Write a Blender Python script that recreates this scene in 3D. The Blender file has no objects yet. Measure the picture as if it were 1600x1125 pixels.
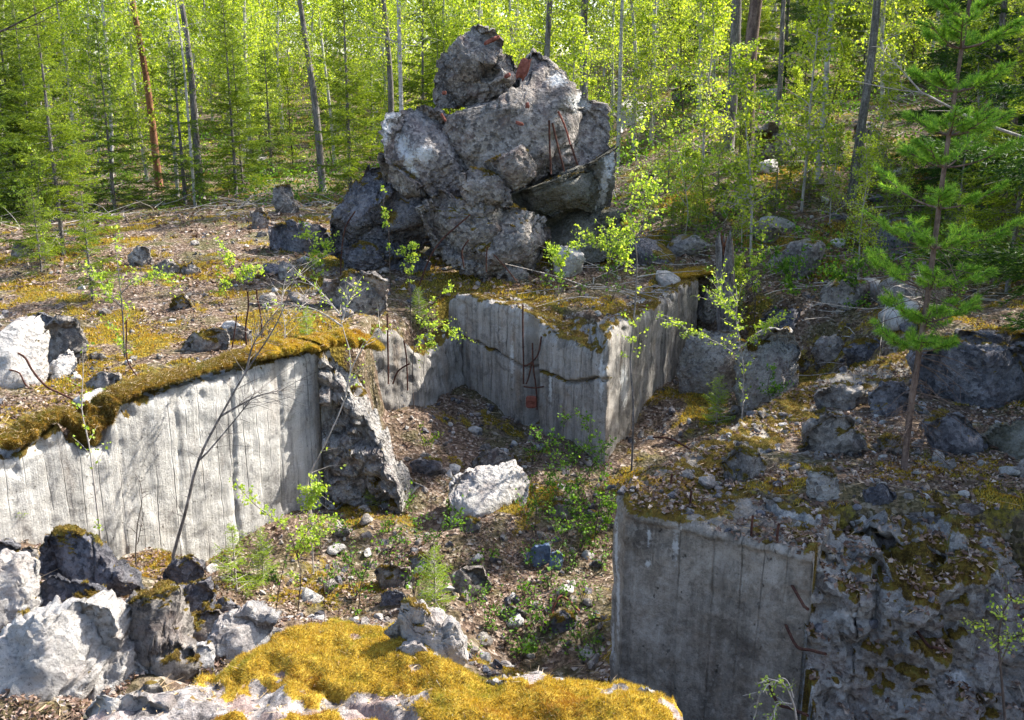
import bpy, math, random
import numpy as np
from mathutils import Vector, Matrix

# ------------------------------------------------------------------ camera, sky, sun, exposure
SC = bpy.context.scene
COL = SC.collection
PITCH = math.radians(15.0); F = 1570.0; CX, CY = 800.0, 562.5; EYE = 6.0
cam_d = bpy.data.cameras.new("camera"); cam = bpy.data.objects.new("camera", cam_d); COL.objects.link(cam)
cam.location = (0, 0, EYE); cam.rotation_euler = (math.pi/2 - PITCH, 0, 0)
cam_d.sensor_width = 36; cam_d.lens = 36*F/1600.0; cam_d.clip_start = 0.05; cam_d.clip_end = 2000
SC.camera = cam
SUN_AZ = math.radians(61); SUN_EL = math.radians(42)          # azimuth to the right of the view direction
SUN = np.array([math.sin(SUN_AZ)*math.cos(SUN_EL), math.cos(SUN_AZ)*math.cos(SUN_EL), math.sin(SUN_EL)])
w = bpy.data.worlds.new("World"); SC.world = w; w.use_nodes = True
nt = w.node_tree; nt.nodes.clear()
sky = nt.nodes.new('ShaderNodeTexSky'); sky.sky_type = 'NISHITA'; sky.sun_disc = False
sky.sun_elevation = SUN_EL; sky.sun_rotation = SUN_AZ; sky.dust_density = 2.0
bg = nt.nodes.new('ShaderNodeBackground'); bg.inputs[1].default_value = 0.15
wo = nt.nodes.new('ShaderNodeOutputWorld')
nt.links.new(sky.outputs[0], bg.inputs[0]); nt.links.new(bg.outputs[0], wo.inputs[0])
sl = bpy.data.lights.new("sun", 'SUN'); sl.energy = 5.0; sl.angle = math.radians(0.5); sl.color = (1, .95, .86)
so = bpy.data.objects.new("sun", sl); COL.objects.link(so)
so.rotation_euler = Vector(-SUN).to_track_quat('-Z', 'Y').to_euler()
so.location = (10, 10, 20)
SC.view_settings.view_transform = 'Standard'; SC.view_settings.look = 'None'
SC.view_settings.exposure = 1.42; SC.view_settings.gamma = 1.0
SC.cycles.use_denoising = True
SC.cycles.max_bounces = 6; SC.cycles.diffuse_bounces = 3; SC.cycles.transmission_bounces = 3
SC.cycles.glossy_bounces = 2; SC.cycles.caustics_reflective = False; SC.cycles.caustics_refractive = False

# ------------------------------------------------------------------ pixel <-> place helpers (photo pixels 1600 x 1125)
sp, cp = math.sin(PITCH), math.cos(PITCH)
def ray(px, py):
    u = (px-CX)/F; v = -(py-CY)/F
    return np.array([u, v*sp+cp, v*cp-sp])
def at_z(px, py, z):
    d = ray(px, py); t = (z-EYE)/d[2]; return np.array([0, 0, EYE])+d*t
def at_y(px, py, y):
    d = ray(px, py); t = y/d[1]; return np.array([0, 0, EYE])+d*t

# ------------------------------------------------------------------ noise
RS = np.random.RandomState(7)
_perm = RS.permutation(256); _perm = np.concatenate([_perm, _perm, _perm])
_grad = RS.normal(size=(256, 3)); _grad /= np.linalg.norm(_grad, axis=1)[:, None]
def noise(P):
    P = np.asarray(P, float); I = np.floor(P).astype(int); f = P-I; u = f*f*f*(f*(f*6-15)+10); I &= 255
    r = 0
    for a in (0, 1):
        for b in (0, 1):
            for c in (0, 1):
                h = _perm[_perm[_perm[I[:, 0]+a]+I[:, 1]+b]+I[:, 2]+c]
                g = (_grad[h]*(f-np.array([a, b, c]))).sum(1)
                wx = u[:, 0] if a else 1-u[:, 0]; wy = u[:, 1] if b else 1-u[:, 1]; wz = u[:, 2] if c else 1-u[:, 2]
                r = r+g*wx*wy*wz
    return r*1.6
def fbm(P, s=1.0, o=4, g=.5):
    P = np.asarray(P, float)*s; r = 0; a = 1
    for k in range(o):
        r = r+a*noise(P+17.3*k); P = P*2.03; a *= g
    return r
def ridge(P, s=1.0, o=3):
    P = np.asarray(P, float)*s; r = 0; a = 1
    for k in range(o):
        r = r+a*(1-2*np.abs(noise(P+9.1*k))); P = P*2.1; a *= .5
    return r
def facets(P, size, seed=0):
    """broken-rock relief: every cell of a jittered grid is a tilted flat break; returns heights in metres"""
    P = np.asarray(P, float)/size+seed*13.7; I = np.floor(P).astype(int); best = np.full(len(P), 1e9); sec = np.full(len(P), 1e9); val = np.zeros(len(P))
    for a in (-1, 0, 1):
        for b in (-1, 0, 1):
            for c in (-1, 0, 1):
                J = (I+np.array([a, b, c])) & 255; h = _perm[_perm[_perm[J[:, 0]]+J[:, 1]]+J[:, 2]]
                C = I+np.array([a, b, c])+.5+_grad[h]*.45; D = P-C; d = (D**2).sum(1); k = d < best
                g2 = _grad[(h*7+31) & 255]; v = (D*g2).sum(1)*.55+_grad[(h*3+5) & 255][:, 0]*.22
                sec = np.where(k, best, np.minimum(sec, d)); best = np.where(k, d, best); val = np.where(k, v, val)
    return (val-.18*sstep(.10, 0, np.sqrt(sec)-np.sqrt(best)))*size
def sstep(a, b, x):
    t = np.clip((x-a)/(b-a), 0, 1); return t*t*(3-2*t)
def N2(x, y, s, o=3, off=0.):
    x = np.ravel(x); y = np.ravel(y)
    return fbm(np.stack([x, y, x*0+off], 1), s, o)

# ------------------------------------------------------------------ mesh helpers
def mesh_from(name, V, Fs, mats, uv=None, smooth=True, midx=None, attrs=None):
    V = np.asarray(V, np.float32).reshape(-1, 3)
    if not isinstance(Fs, list): Fs = [Fs]
    Fs = [np.asarray(f, np.int32) for f in Fs if len(f)]
    me = bpy.data.meshes.new(name)
    me.vertices.add(len(V)); me.vertices.foreach_set('co', V.ravel())
    loops = np.concatenate([f.ravel() for f in Fs]); tot = np.concatenate([np.full(len(f), f.shape[1], np.int32) for f in Fs])
    st = np.concatenate([[0], np.cumsum(tot)[:-1]]).astype(np.int32)
    me.loops.add(len(loops)); me.loops.foreach_set('vertex_index', loops)
    me.polygons.add(len(tot)); me.polygons.foreach_set('loop_start', st); me.polygons.foreach_set('loop_total', tot)
    me.polygons.foreach_set('use_smooth', np.full(len(tot), smooth))
    if midx is not None: me.polygons.foreach_set('material_index', np.asarray(midx, np.int32))
    if uv is not None:
        l = me.uv_layers.new(name='UVMap'); l.data.foreach_set('uv', np.asarray(uv, np.float32)[loops].ravel())
    for k, a in (attrs or {}).items():
        at = me.attributes.new(k, 'FLOAT', 'POINT'); at.data.foreach_set('value', np.asarray(a, np.float32))
    me.update(calc_edges=True)
    for m in (mats if isinstance(mats, (list, tuple)) else [mats]): me.materials.append(m)
    return me
def obj(name, me, parent=None, loc=None):
    o = bpy.data.objects.new(name, me); COL.objects.link(o)
    if loc is not None: o.location = [float(c) for c in loc]
    if parent is not None: o.parent = parent
    return o
def tag(o, label=None, cat=None, group=None, kind=None):
    if label: o['label'] = label
    if cat: o['category'] = cat
    if group: o['group'] = group
    if kind: o['kind'] = kind
    return o
def empty(name, loc, label, cat, group=None):
    return tag(obj(name, None, None, loc), label, cat, group)
def tri_of(Fs):
    out = []
    for f in (Fs if isinstance(Fs, list) else [Fs]):
        f = np.asarray(f)
        if len(f): out.append(f[:, :3]); 
        if len(f) and f.shape[1] == 4: out.append(f[:, [0, 2, 3]])
    return np.concatenate(out)
def vnormals(V, Fs):
    T = tri_of(Fs); n = np.cross(V[T[:, 1]]-V[T[:, 0]], V[T[:, 2]]-V[T[:, 0]]); N = np.zeros_like(V)
    for k in range(3): np.add.at(N, T[:, k], n)
    return N/(np.linalg.norm(N, axis=1)[:, None]+1e-12)
def moss_of(V, N, W, amount, scale=1.):
    """how mossy each point is: flat tops first, in broken patches (W = world place)"""
    m = .62*N[:, 2]+.60*fbm(W, 2.1*scale, 4)+.36*fbm(W, 11.*scale, 3)+amount-.66
    return sstep(-.15, .15, m)*sstep(.15, .45, N[:, 2])
def strands_on(name, V, Fs, moss, n, L, W_, mat, parent, seed, off=0.):
    T = tri_of(Fs); A, B, C = V[T[:, 0]], V[T[:, 1]], V[T[:, 2]]; cr_ = np.cross(B-A, C-A); ar = np.linalg.norm(cr_, axis=1); N = cr_/(ar[:, None]+1e-12)
    wgt = ar*np.clip(moss[T].mean(1)*1.4-.35, 0, 1); tot = wgt.sum()/2
    n = int(min(n, tot*22000))
    if n < 40: return None
    rs = np.random.RandomState(seed); k = rs.choice(len(T), n, p=wgt/wgt.sum()); u = rs.uniform(size=(n, 1)); v = rs.uniform(size=(n, 1)); f = u+v > 1; u = np.where(f, 1-u, u); v = np.where(f, 1-v, v)
    P = A[k]+(B[k]-A[k])*u+(C[k]-A[k])*v; d = N[k]+rand_dirs(n, rs)*.75+np.array([0, 0, .3]); d /= np.linalg.norm(d, axis=1)[:, None]
    V2, T2 = needle_tris(P-N[k]*.004, d, L*rs.uniform(.5, 1.3, n), W_, rs)
    return tag(obj(name, mesh_from(name, V2, T2, mat, smooth=False), parent), kind='stuff')
class MB:
    def __init__(s): s.V = []; s.Q = []; s.T = []; s.n = 0
    def add(s, V, Q=None, T=None):
        V = np.asarray(V, float).reshape(-1, 3); s.V.append(V)
        if Q is not None and len(Q): s.Q.append(np.asarray(Q)+s.n)
        if T is not None and len(T): s.T.append(np.asarray(T)+s.n)
        s.n += len(V)
    def mesh(s, name, mat, smooth=True, off=None):
        V = np.concatenate(s.V)
        if off is not None: V = V-np.asarray(off)
        Fs = []
        if s.Q: Fs.append(np.concatenate(s.Q))
        if s.T: Fs.append(np.concatenate(s.T))
        return mesh_from(name, V, Fs, mat, smooth=smooth)
    def tube(s, pts, r0, r1, n=6, wob=0):
        pts = np.asarray(pts, float); m = len(pts)
        d = np.gradient(pts, axis=0); d /= np.linalg.norm(d, axis=1)[:, None]+1e-9
        ref = np.array([0, 0, 1.]) if abs(d[:, 2]).mean() < .8 else np.array([1., 0, 0])
        a = np.cross(d, ref); a /= np.linalg.norm(a, axis=1)[:, None]+1e-9; b = np.cross(d, a)
        rr = r0+(r1-r0)*np.linspace(0, 1, m) if np.isscalar(r0) else np.asarray(r0)
        th = np.arange(n)/n*2*math.pi
        V = pts[:, None]+rr[:, None, None]*(np.cos(th)[None, :, None]*a[:, None]+np.sin(th)[None, :, None]*b[:, None])
        V = V.reshape(-1, 3)
        if wob: V = V+wob*fbm(V, 12, 2)[:, None]*np.array([1, 1, .2])
        i = np.arange(m-1)[:, None]*n; j = np.arange(n)[None]; k = (j+1) % n
        Q = np.stack([i+j, i+k, i+n+k, i+n+j], -1).reshape(-1, 4)
        T = [[0, k, k+1] for k in range(1, n-1)]+[[(m-1)*n, (m-1)*n+k+1, (m-1)*n+k] for k in range(1, n-1)]
        s.add(V, Q, T)
def smooth_path(P, n=24):
    P = np.asarray(P, float); k = len(P); t = np.linspace(0, k-1, n); out = []
    for x in t:
        i = min(int(x), k-2); f = x-i
        p0 = P[max(i-1, 0)]; p1 = P[i]; p2 = P[i+1]; p3 = P[min(i+2, k-1)]
        out.append(.5*((2*p1)+(-p0+p2)*f+(2*p0-5*p1+4*p2-p3)*f*f+(-p0+3*p1-3*p2+p3)*f**3))
    return np.array(out)
def rand_dirs(n, rs):
    d = rs.normal(size=(n, 3)); return d/np.linalg.norm(d, axis=1)[:, None]
def leaf_quads(C, size, rs, D=None, fold=.25, asp=.75, flat=0.):
    """diamond leaves: C centres, size per leaf, D pointing directions"""
    n = len(C); C = np.asarray(C, float); size = np.broadcast_to(size, (n,))[:, None]
    if D is None: D = rand_dirs(n, rs)
    R = rand_dirs(n, rs)
    if flat: R[:, :2] *= (1-flat); D = D*np.array([1, 1, 1-flat]); D /= np.linalg.norm(D, axis=1)[:, None]+1e-9
    N = R if flat else R
    S = np.cross(D, N); S /= np.linalg.norm(S, axis=1)[:, None]+1e-9; N = np.cross(S, D)
    a = C-D*size*.5; b = C+S*size*.5*asp-D*size*.08+N*size*fold*.4; c = C+D*size*.5; d = C-S*size*.5*asp-D*size*.08+N*size*fold*.4
    V = np.stack([a, b, c, d], 1).reshape(-1, 3); i = np.arange(n)[:, None]*4
    return V, np.concatenate([i+np.array([[0, 1, 2]]), i+np.array([[0, 2, 3]])])
def needle_tris(B, D, L, W, rs):
    n = len(B); L = np.broadcast_to(L, (n,))[:, None]; W = np.broadcast_to(W, (n,))[:, None]
    S = np.cross(D, rand_dirs(n, rs)); S /= np.linalg.norm(S, axis=1)[:, None]+1e-9
    V = np.stack([B-S*W*.5, B+S*W*.5, B+D*L], 1).reshape(-1, 3)
    return V, np.arange(3*n).reshape(-1, 3)

# ------------------------------------------------------------------ shader helpers
class NT:
    def __init__(s, name):
        s.m = bpy.data.materials.new(name); s.m.use_nodes = True; s.t = s.m.node_tree; s.t.nodes.clear()
    def n(s, typ, **kw):
        x = s.t.nodes.new('ShaderNode'+typ)
        for k, v in kw.items():
            if k.startswith('_'): setattr(x, k[1:], v)
        for k, v in kw.items():
            if k.startswith('_'): continue
            i = x.inputs[int(k[1:])] if k[0] == 'i' and k[1:].isdigit() else x.inputs[k.replace('__', ' ')]
            s.put(i, v)
        return x
    def put(s, i, v):
        if hasattr(v, 'links') or isinstance(v, bpy.types.NodeSocket): s.t.links.new(v, i)
        elif isinstance(v, (tuple, list)) and len(v) == 3 and i.type == 'RGBA': i.default_value = (*v, 1)
        else: i.default_value = v
    def co(s, kind='Object'): return s.n('TexCoord').outputs[kind]
    def pos(s): return s.n('NewGeometry').outputs['Position']
    def map(s, v, sc=(1, 1, 1), loc=(0, 0, 0)): return s.n('Mapping', i0=v, i1=loc, i3=sc).outputs[0]
    def noise(s, v, sc, det=6, rough=.6, dist=0): return s.n('TexNoise', Vector=v, Scale=sc, Detail=float(det), Roughness=rough, Distortion=float(dist)).outputs[0]
    def vor(s, v, sc, out='Color', feat='F1'): return s.n('TexVoronoi', _feature=feat, Vector=v, Scale=sc).outputs[out]
    def ramp(s, f, a, b, c0=0., c1=1.): return s.n('MapRange', Value=f, i1=a, i2=b, i3=c0, i4=c1).outputs[0]
    def math(s, op, a, b=0.): return s.n('Math', _operation=op, i0=a, i1=b).outputs[0]
    def mix(s, f, a, b, mode='MIX'):
        x = s.t.nodes.new('ShaderNodeMix'); x.data_type = 'RGBA'; x.blend_type = mode; x.clamp_factor = True
        s.put(x.inputs[0], f); s.put(x.inputs[6], a); s.put(x.inputs[7], b); return x.outputs[2]
    def cr(s, f, stops):
        x = s.t.nodes.new('ShaderNodeValToRGB'); e = x.color_ramp.elements
        while len(e) < len(stops): e.new(.5)
        for k, (p, c) in enumerate(stops): e[k].position = p; e[k].color = (*c, 1)
        s.put(x.inputs[0], f); return x.outputs[0]
    def bump(s, h, dist, strength=1., nrm=None):
        b = s.n('Bump', Strength=strength, Distance=dist, Height=h)
        if nrm is not None: s.t.links.new(nrm, b.inputs['Normal'])
        return b.outputs[0]
    def out(s, col, rough=.9, nrm=None, spec=.2, metal=0.):
        b = s.n('BsdfPrincipled'); s.put(b.inputs['Base Color'], col); s.put(b.inputs['Roughness'], rough)
        s.put(b.inputs['Specular IOR Level'], spec); s.put(b.inputs['Metallic'], metal)
        if nrm is not None: s.t.links.new(nrm, b.inputs['Normal'])
        o = s.n('OutputMaterial'); s.t.links.new(b.outputs[0], o.inputs[0]); return s.m
    def attr(s, name): return s.n('Attribute', _attribute_name=name).outputs['Fac']
    def mossf(s, p):
        return s.ramp(s.math('ADD', s.attr('moss'), s.math('MULTIPLY', s.math('SUBTRACT', s.noise(p, 28., 6, .8), .5), 1.6)), .42, .58)
    def upness(s):
        x = s.n('SeparateXYZ', i0=s.n('NewGeometry').outputs['Normal']); return x.outputs[2]
def hx(s, k=1.0):
    r = [int(s[i:i+2], 16)/255 for i in (0, 2, 4)]; return tuple(k*((c/12.92) if c < .04045 else ((c+.055)/1.055)**2.4) for c in r)

def leaf_mat(name, cols, trans=.5, rough=.55, patch=None):
    m = NT(name); r = m.n('NewGeometry').outputs['Random Per Island']
    c = m.cr(r, [(i/(len(cols)-1), x) for i, x in enumerate(cols)])
    if patch:
        q_ = m.noise(m.pos(), 4.5, 5, .7); c = m.mix(m.ramp(q_, .54, .62, 0., .75), c, patch[0]); c = m.mix(m.ramp(q_, .46, .38, 0., .75), c, patch[1])
    b = m.n('BsdfPrincipled'); m.put(b.inputs['Base Color'], c); b.inputs['Roughness'].default_value = rough; b.inputs['Specular IOR Level'].default_value = .25
    t = m.n('BsdfTranslucent'); m.put(t.inputs[0], m.mix(1., c, (1.6, 1.5, .6), 'MULTIPLY'))
    x = m.n('MixShader', i0=trans); m.t.links.new(b.outputs[0], x.inputs[1]); m.t.links.new(t.outputs[0], x.inputs[2])
    o = m.n('OutputMaterial'); m.t.links.new(x.outputs[0], o.inputs[0]); return m.m

def rock_mat(name, dark, mid, light, moss=0.35, aggr=22., mosscol=((.10, .065, .015), (.23, .155, .03)), pink=.3, agk=.55, white=0.):
    m = NT(name); p = m.pos()
    big = m.noise(p, 1.6, 5, .65, .3); fine = m.noise(p, 9., 8, .75)
    c = m.cr(m.math('ADD', m.math('MULTIPLY', big, .45), m.math('MULTIPLY', fine, .55)), [(.33, dark), (.47, mid), (.64, light)])
    wp = m.n('VectorMath', _operation='ADD', i0=p, i1=m.n('VectorMath', _operation='SCALE', i0=m.n('TexNoise', Vector=p, Scale=14.).outputs['Color'], Scale=.05).outputs[0]).outputs[0]
    v = m.vor(wp, aggr, 'Color'); g = m.n('SeparateColor', i0=v).outputs[0]; g2 = m.n('SeparateColor', i0=v).outputs[1]
    c = m.mix(m.ramp(g, .55, 1., 0., agk), c, light); c = m.mix(m.ramp(g2, .72, .95, 0., agk*1.2), c, dark)
    c = m.mix(m.math('MULTIPLY', m.ramp(m.noise(p, 3.1, 4), .5, .68), pink), c, (.30, .19, .17))
    lich = m.ramp(m.noise(p, 26., 6, .8), .55, .68)
    c = m.mix(m.math('MULTIPLY', lich, .6), c, tuple(x*.30 for x in dark))
    spk = m.noise(p, 75., 4, .8); c = m.mix(m.ramp(spk, .56, .66, 0., .7), c, tuple(x*.35 for x in dark)); c = m.mix(m.ramp(spk, .42, .33, 0., .5), c, light)
    c = m.mix(m.ramp(m.math('ADD', m.attr('stain_or_sun'), m.math('MULTIPLY', m.math('SUBTRACT', m.noise(p, 11., 7, .8), .5), 2.6)), .4, .75, 0., .9), c, (.74, .74, .73))
    c = m.mix(m.mossf(p), c, m.cr(m.noise(p, 9., 7, .8), [(.34, (.045, .033, .012)), (.45, mosscol[0]), (.53, mosscol[1]), (.60, (.17, .16, .035)), (.68, (.33, .28, .18))]))
    h = m.math('ADD', m.math('MULTIPLY', fine, .7), m.math('MULTIPLY', m.vor(wp, aggr, 'Distance'), .5))
    h = m.math('ADD', h, m.math('MULTIPLY', m.noise(p, 60., 6, .8), .35))
    return m.out(c, .92, m.bump(h, .07, 1.), .15)

def concrete_mat(name, base, dark, light, streak=1., moss=.2, white=.3, scale=1., warm=.2, lines=7.2):
    """board-marked concrete; UV is in metres along the face and up it"""
    m = NT(name); uv = m.co('UV'); p = m.pos()
    st = m.noise(m.map(uv, (lines, .55, 1)), 1., 7, .7, .4); st2 = m.noise(m.map(uv, (24., .8, 1)), 1., 6, .7)
    big = m.noise(p, 1.2, 6, .65); fine = m.noise(p, 16., 9, .78)
    f = m.math('ADD', m.math('ADD', m.math('MULTIPLY', st, .55*streak), m.math('MULTIPLY', st2, .22*streak)), m.math('ADD', m.math('MULTIPLY', big, .35+.2*(1-streak)), m.math('MULTIPLY', fine, .25+.35*(1-streak))))
    c = m.cr(f, [(.50, dark), (.62, base), (.75, light)])
    mo_ = m.noise(p, 3.4, 8, .75, .5); c = m.mix(m.ramp(mo_, .54, .62, 0., .35+.35*(1-min(1, streak))), c, light); c = m.mix(m.ramp(mo_, .46, .38, 0., .5), c, dark)
    c = m.mix(m.math('MULTIPLY', m.ramp(m.noise(m.map(uv, (2.6, .35, 1), (3, 7, 0)), 1., 6, .6), .56, .70), .75), c, tuple(x*.45 for x in dark))
    c = m.mix(m.ramp(m.noise(m.map(uv, (3.8, .5, 1), (9, 2, 0)), 1., 7, .75, .6), .60, .68, 0., white), c, (.70, .69, .66))
    c = m.mix(m.ramp(m.noise(m.map(uv, (3.1, .9, 1), (1, 12, 0)), 1., 4), .56, .7, 0., warm), c, (.33, .20, .11))
    c = m.mix(m.ramp(m.noise(p, 42., 5, .8), .60, .72, 0., .6), c, tuple(x*.3 for x in dark))
    g = m.n('SeparateColor', i0=m.vor(p, 38., 'Color')).outputs[0]
    c = m.mix(m.ramp(g, .75, 1., 0., .35), c, light)
    fu = m.math('FRACT', m.math('ADD', m.math('MULTIPLY', m.n('SeparateXYZ', i0=uv).outputs[0], 5.3), m.math('MULTIPLY', m.noise(m.map(uv, (.9, .08, 1)), 1., 3), 3.)))
    line = m.ramp(m.math('ABSOLUTE', m.math('SUBTRACT', fu, .5)), .0, .045, 1., 0.)
    line = m.math('MULTIPLY', line, m.ramp(m.noise(m.map(uv, (1.2, 1.2, 1)), 1., 4), .42, .6)); 
    c = m.mix(m.math('MULTIPLY', line, .42*min(1, streak)), c, tuple(x*.4 for x in dark))
    spk = m.noise(p, 85., 4, .8); c = m.mix(m.ramp(spk, .57, .66, 0., .65), c, tuple(x*.3 for x in dark)); c = m.mix(m.ramp(spk, .42, .34, 0., .35), c, light)
    pit = m.ramp(m.noise(m.map(p, (1, 1, .8), (5, 3, 1)), 19., 4, .6), .66, .72); c = m.mix(m.math('MULTIPLY', pit, .7), c, tuple(x*.25 for x in dark))
    c = m.mix(m.ramp(m.math('ADD', m.attr('stain_or_sun'), m.math('MULTIPLY', m.math('SUBTRACT', m.noise(p, 16., 7, .8), .5), 2.6)), .4, .8, 0., .8), c, (.66, .67, .66))
    c = m.mix(m.mossf(p), c, m.cr(m.noise(p, 9., 7, .8), [(.34, (.045, .033, .012)), (.44, (.12, .08, .02)), (.53, (.24, .16, .035)), (.60, (.17, .16, .035)), (.68, (.35, .30, .20))]))
    h = m.math('ADD', m.math('MULTIPLY', fine, .6), m.math('MULTIPLY', st2, .4*streak))
    h = m.math('SUBTRACT', m.math('ADD', h, m.math('MULTIPLY', m.noise(p, 70., 5, .8), .3)), m.math('MULTIPLY', line, .5))
    return m.out(c, .9, m.bump(m.math('SUBTRACT', h, m.math('MULTIPLY', pit, .4)), .045, 1.), .15)

def ground_mat():
    m = NT('ground_litter'); p = m.pos(); xyz = m.n('SeparateXYZ', i0=p)
    a = m.noise(p, 1.1, 6, .6, .2); b = m.noise(p, 5.5, 7, .7); c_ = m.noise(p, 22., 6, .75)
    soil = m.cr(c_, [(.36, (.035, .025, .018)), (.5, (.13, .09, .06)), (.66, (.36, .27, .19))])
    v = m.vor(p, 26., 'Color'); vs = m.n('SeparateColor', i0=v)
    lit = m.cr(vs.outputs[0], [(.0, (.07, .045, .035)), (.45, (.17, .115, .085)), (.75, (.30, .22, .17)), (1., (.50, .43, .37))])
    base = m.mix(m.ramp(b, .42, .58), soil, lit)
    moss = m.cr(c_, [(.35, (.06, .045, .012)), (.50, (.17, .125, .025)), (.62, (.32, .24, .05)), (.72, (.22, .21, .04))])
    green = m.cr(c_, [(.35, (.025, .04, .008)), (.6, (.09, .12, .016))])
    # golden moss in sunlit terrace patches, greener further back in the wood
    c = m.mix(m.ramp(m.math('ADD', m.attr('moss'), m.math('MULTIPLY', m.math('SUBTRACT', c_, .5), 1.2)), .42, .62), base, moss)
    g = m.math('MULTIPLY', m.ramp(m.noise(p, 1.7, 6), .48, .56), m.ramp(xyz.outputs[1], 15., 24., .3, .75))
    c = m.mix(g, c, green)
    h = m.math('ADD', m.math('MULTIPLY', c_, .5), m.math('MULTIPLY', m.vor(p, 26., 'Distance'), .6))
    return m.out(c, .95, m.bump(m.math('ADD', h, b), .05, .9), .1)

def moss_mat(name, a, b, c):
    m = NT(name); p = m.pos(); n = m.noise(p, 7., 6, .7); f = m.noise(p, 60., 5, .8)
    col = m.cr(m.math('ADD', m.math('MULTIPLY', n, .6), m.math('MULTIPLY', f, .4)), [(.40, a), (.5, b), (.62, c)])
    return m.out(col, .95, m.bump(m.math('ADD', f, n), .025, 1.), .1)
def bark_mat(name, a, b, c, sc=(14, 14, 3)):
    m = NT(name); p = m.co('Object'); n = m.noise(m.map(p, sc), 1., 7, .75); f = m.noise(p, 30., 5)
    col = m.cr(m.math('ADD', m.math('MULTIPLY', n, .7), m.math('MULTIPLY', f, .3)), [(.38, a), (.5, b), (.64, c)])
    return m.out(col, .9, m.bump(n, .02, .8), .15)

M = {}
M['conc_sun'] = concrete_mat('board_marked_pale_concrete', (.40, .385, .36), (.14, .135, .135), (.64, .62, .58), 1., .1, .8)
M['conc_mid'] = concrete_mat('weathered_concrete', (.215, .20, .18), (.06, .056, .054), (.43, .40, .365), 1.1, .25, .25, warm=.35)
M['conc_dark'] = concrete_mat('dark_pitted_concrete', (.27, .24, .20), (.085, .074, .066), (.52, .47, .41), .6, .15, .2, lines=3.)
M['broken'] = rock_mat('broken_concrete', (.11, .10, .095), (.32, .30, .28), (.55, .53, .49), .25, 26.)
M['brokenpale'] = rock_mat('pale_broken_concrete', (.12, .11, .105), (.34, .32, .30), (.62, .59, .55), .2, 26.)
M['rock'] = rock_mat('grey_rubble_rock', (.045, .041, .040), (.20, .18, .165), (.56, .51, .46), .28, 20.)
M['rockw'] = rock_mat('grey_rock_white_streaks', (.05, .046, .05), (.22, .20, .195), (.56, .51, .47), .10, 20.)
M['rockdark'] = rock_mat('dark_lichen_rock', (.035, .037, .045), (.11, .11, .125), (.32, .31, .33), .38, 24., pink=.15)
M['rockpale'] = rock_mat('pale_rough_rock', (.30, .28, .265), (.54, .51, .48), (.72, .69, .65), .12, 18., pink=.35, agk=.4)
M['rockblue'] = rock_mat('blue_slate', (.13, .18, .27), (.20, .28, .42), (.27, .36, .52), .0, 8., pink=0., agk=.15)
M['rockolive'] = rock_mat('smooth_olive_rock', (.10, .10, .07), (.17, .16, .12), (.34, .33, .30), .05, 30., pink=0., agk=.25)
M['ground'] = ground_mat()
M['moss'] = moss_mat('golden_moss', (.13, .07, .008), (.36, .21, .022), (.58, .38, .05))
M['mossbrown'] = moss_mat('brown_moss', (.07, .035, .008), (.18, .10, .016), (.34, .20, .03))
M['mossblade'] = leaf_mat('moss_strands', [(.20, .11, .012), (.38, .23, .02), (.50, .33, .04), (.26, .23, .03), (.58, .44, .13), (.12, .08, .012)], .35, patch=((.20, .21, .03), (.26, .12, .015)))
M['mossbladeb'] = leaf_mat('brown_moss_strands', [(.06, .035, .010), (.15, .095, .02), (.32, .21, .04), (.16, .15, .03), (.10, .065, .015), (.38, .30, .14)], .3, patch=((.13, .13, .025), (.12, .06, .012)))
M['litter'] = leaf_mat('dead_leaves', [(.06, .036, .028), (.17, .105, .08), (.30, .21, .16), (.10, .062, .05), (.52, .43, .37), (.20, .12, .08), (.12, .08, .06)], .15, .8)
M['straw'] = leaf_mat('dry_straw', [(.55, .42, .28), (.40, .28, .16), (.68, .58, .45)], .2, .8)
M['rust'] = bark_mat('rusty_iron', (.03, .014, .012), (.075, .034, .026), (.15, .07, .045), (20, 20, 20))
M['redrust'] = bark_mat('red_rust', (.09, .03, .02), (.20, .07, .05), (.32, .13, .10), (12, 12, 12))
M['bark'] = bark_mat('grey_bark', (.05, .045, .042), (.15, .135, .125), (.36, .33, .31))
M['barkpine'] = bark_mat('pine_bark', (.045, .032, .028), (.14, .095, .075), (.27, .20, .16))
M['barkred'] = bark_mat('red_pine_bark', (.07, .035, .025), (.24, .11, .065), (.38, .21, .13))
M['barkbirch'] = bark_mat('birch_bark', (.10, .09, .085), (.42, .40, .37), (.62, .60, .56), (6, 6, 16))
M['twig'] = bark_mat('pale_twig', (.18, .16, .14), (.40, .36, .32), (.6, .55, .5))
M['twigdark'] = bark_mat('dark_twig', (.03, .024, .02), (.09, .07, .06), (.18, .15, .13))
M['birchleaf'] = leaf_mat('birch_leaves', [(.10, .17, .012), (.30, .42, .03), (.44, .54, .07), (.20, .31, .02), (.55, .62, .16), (.06, .12, .01)], .55)
M['birchleafd'] = leaf_mat('young_birch_leaves', [(.14, .25, .02), (.32, .46, .06), (.48, .58, .14), (.22, .36, .03)], .5)
M['shrubleaf'] = leaf_mat('shrub_leaves', [(.035, .10, .012), (.08, .19, .02), (.13, .26, .03), (.20, .34, .05)], .45)
M['woodleaf'] = leaf_mat('far_leaves', [(.03, .08, .01), (.30, .42, .03), (.05, .12, .012), (.50, .60, .12), (.02, .05, .01), (.40, .50, .06)], .55)  # darkest greens put the shaded gaps between bright leaves into the colour
M['spruce'] = leaf_mat('spruce_needles', [(.03, .07, .01), (.10, .17, .014), (.24, .33, .025), (.38, .46, .05), (.13, .20, .015), (.05, .09, .012)], .45)
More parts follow.
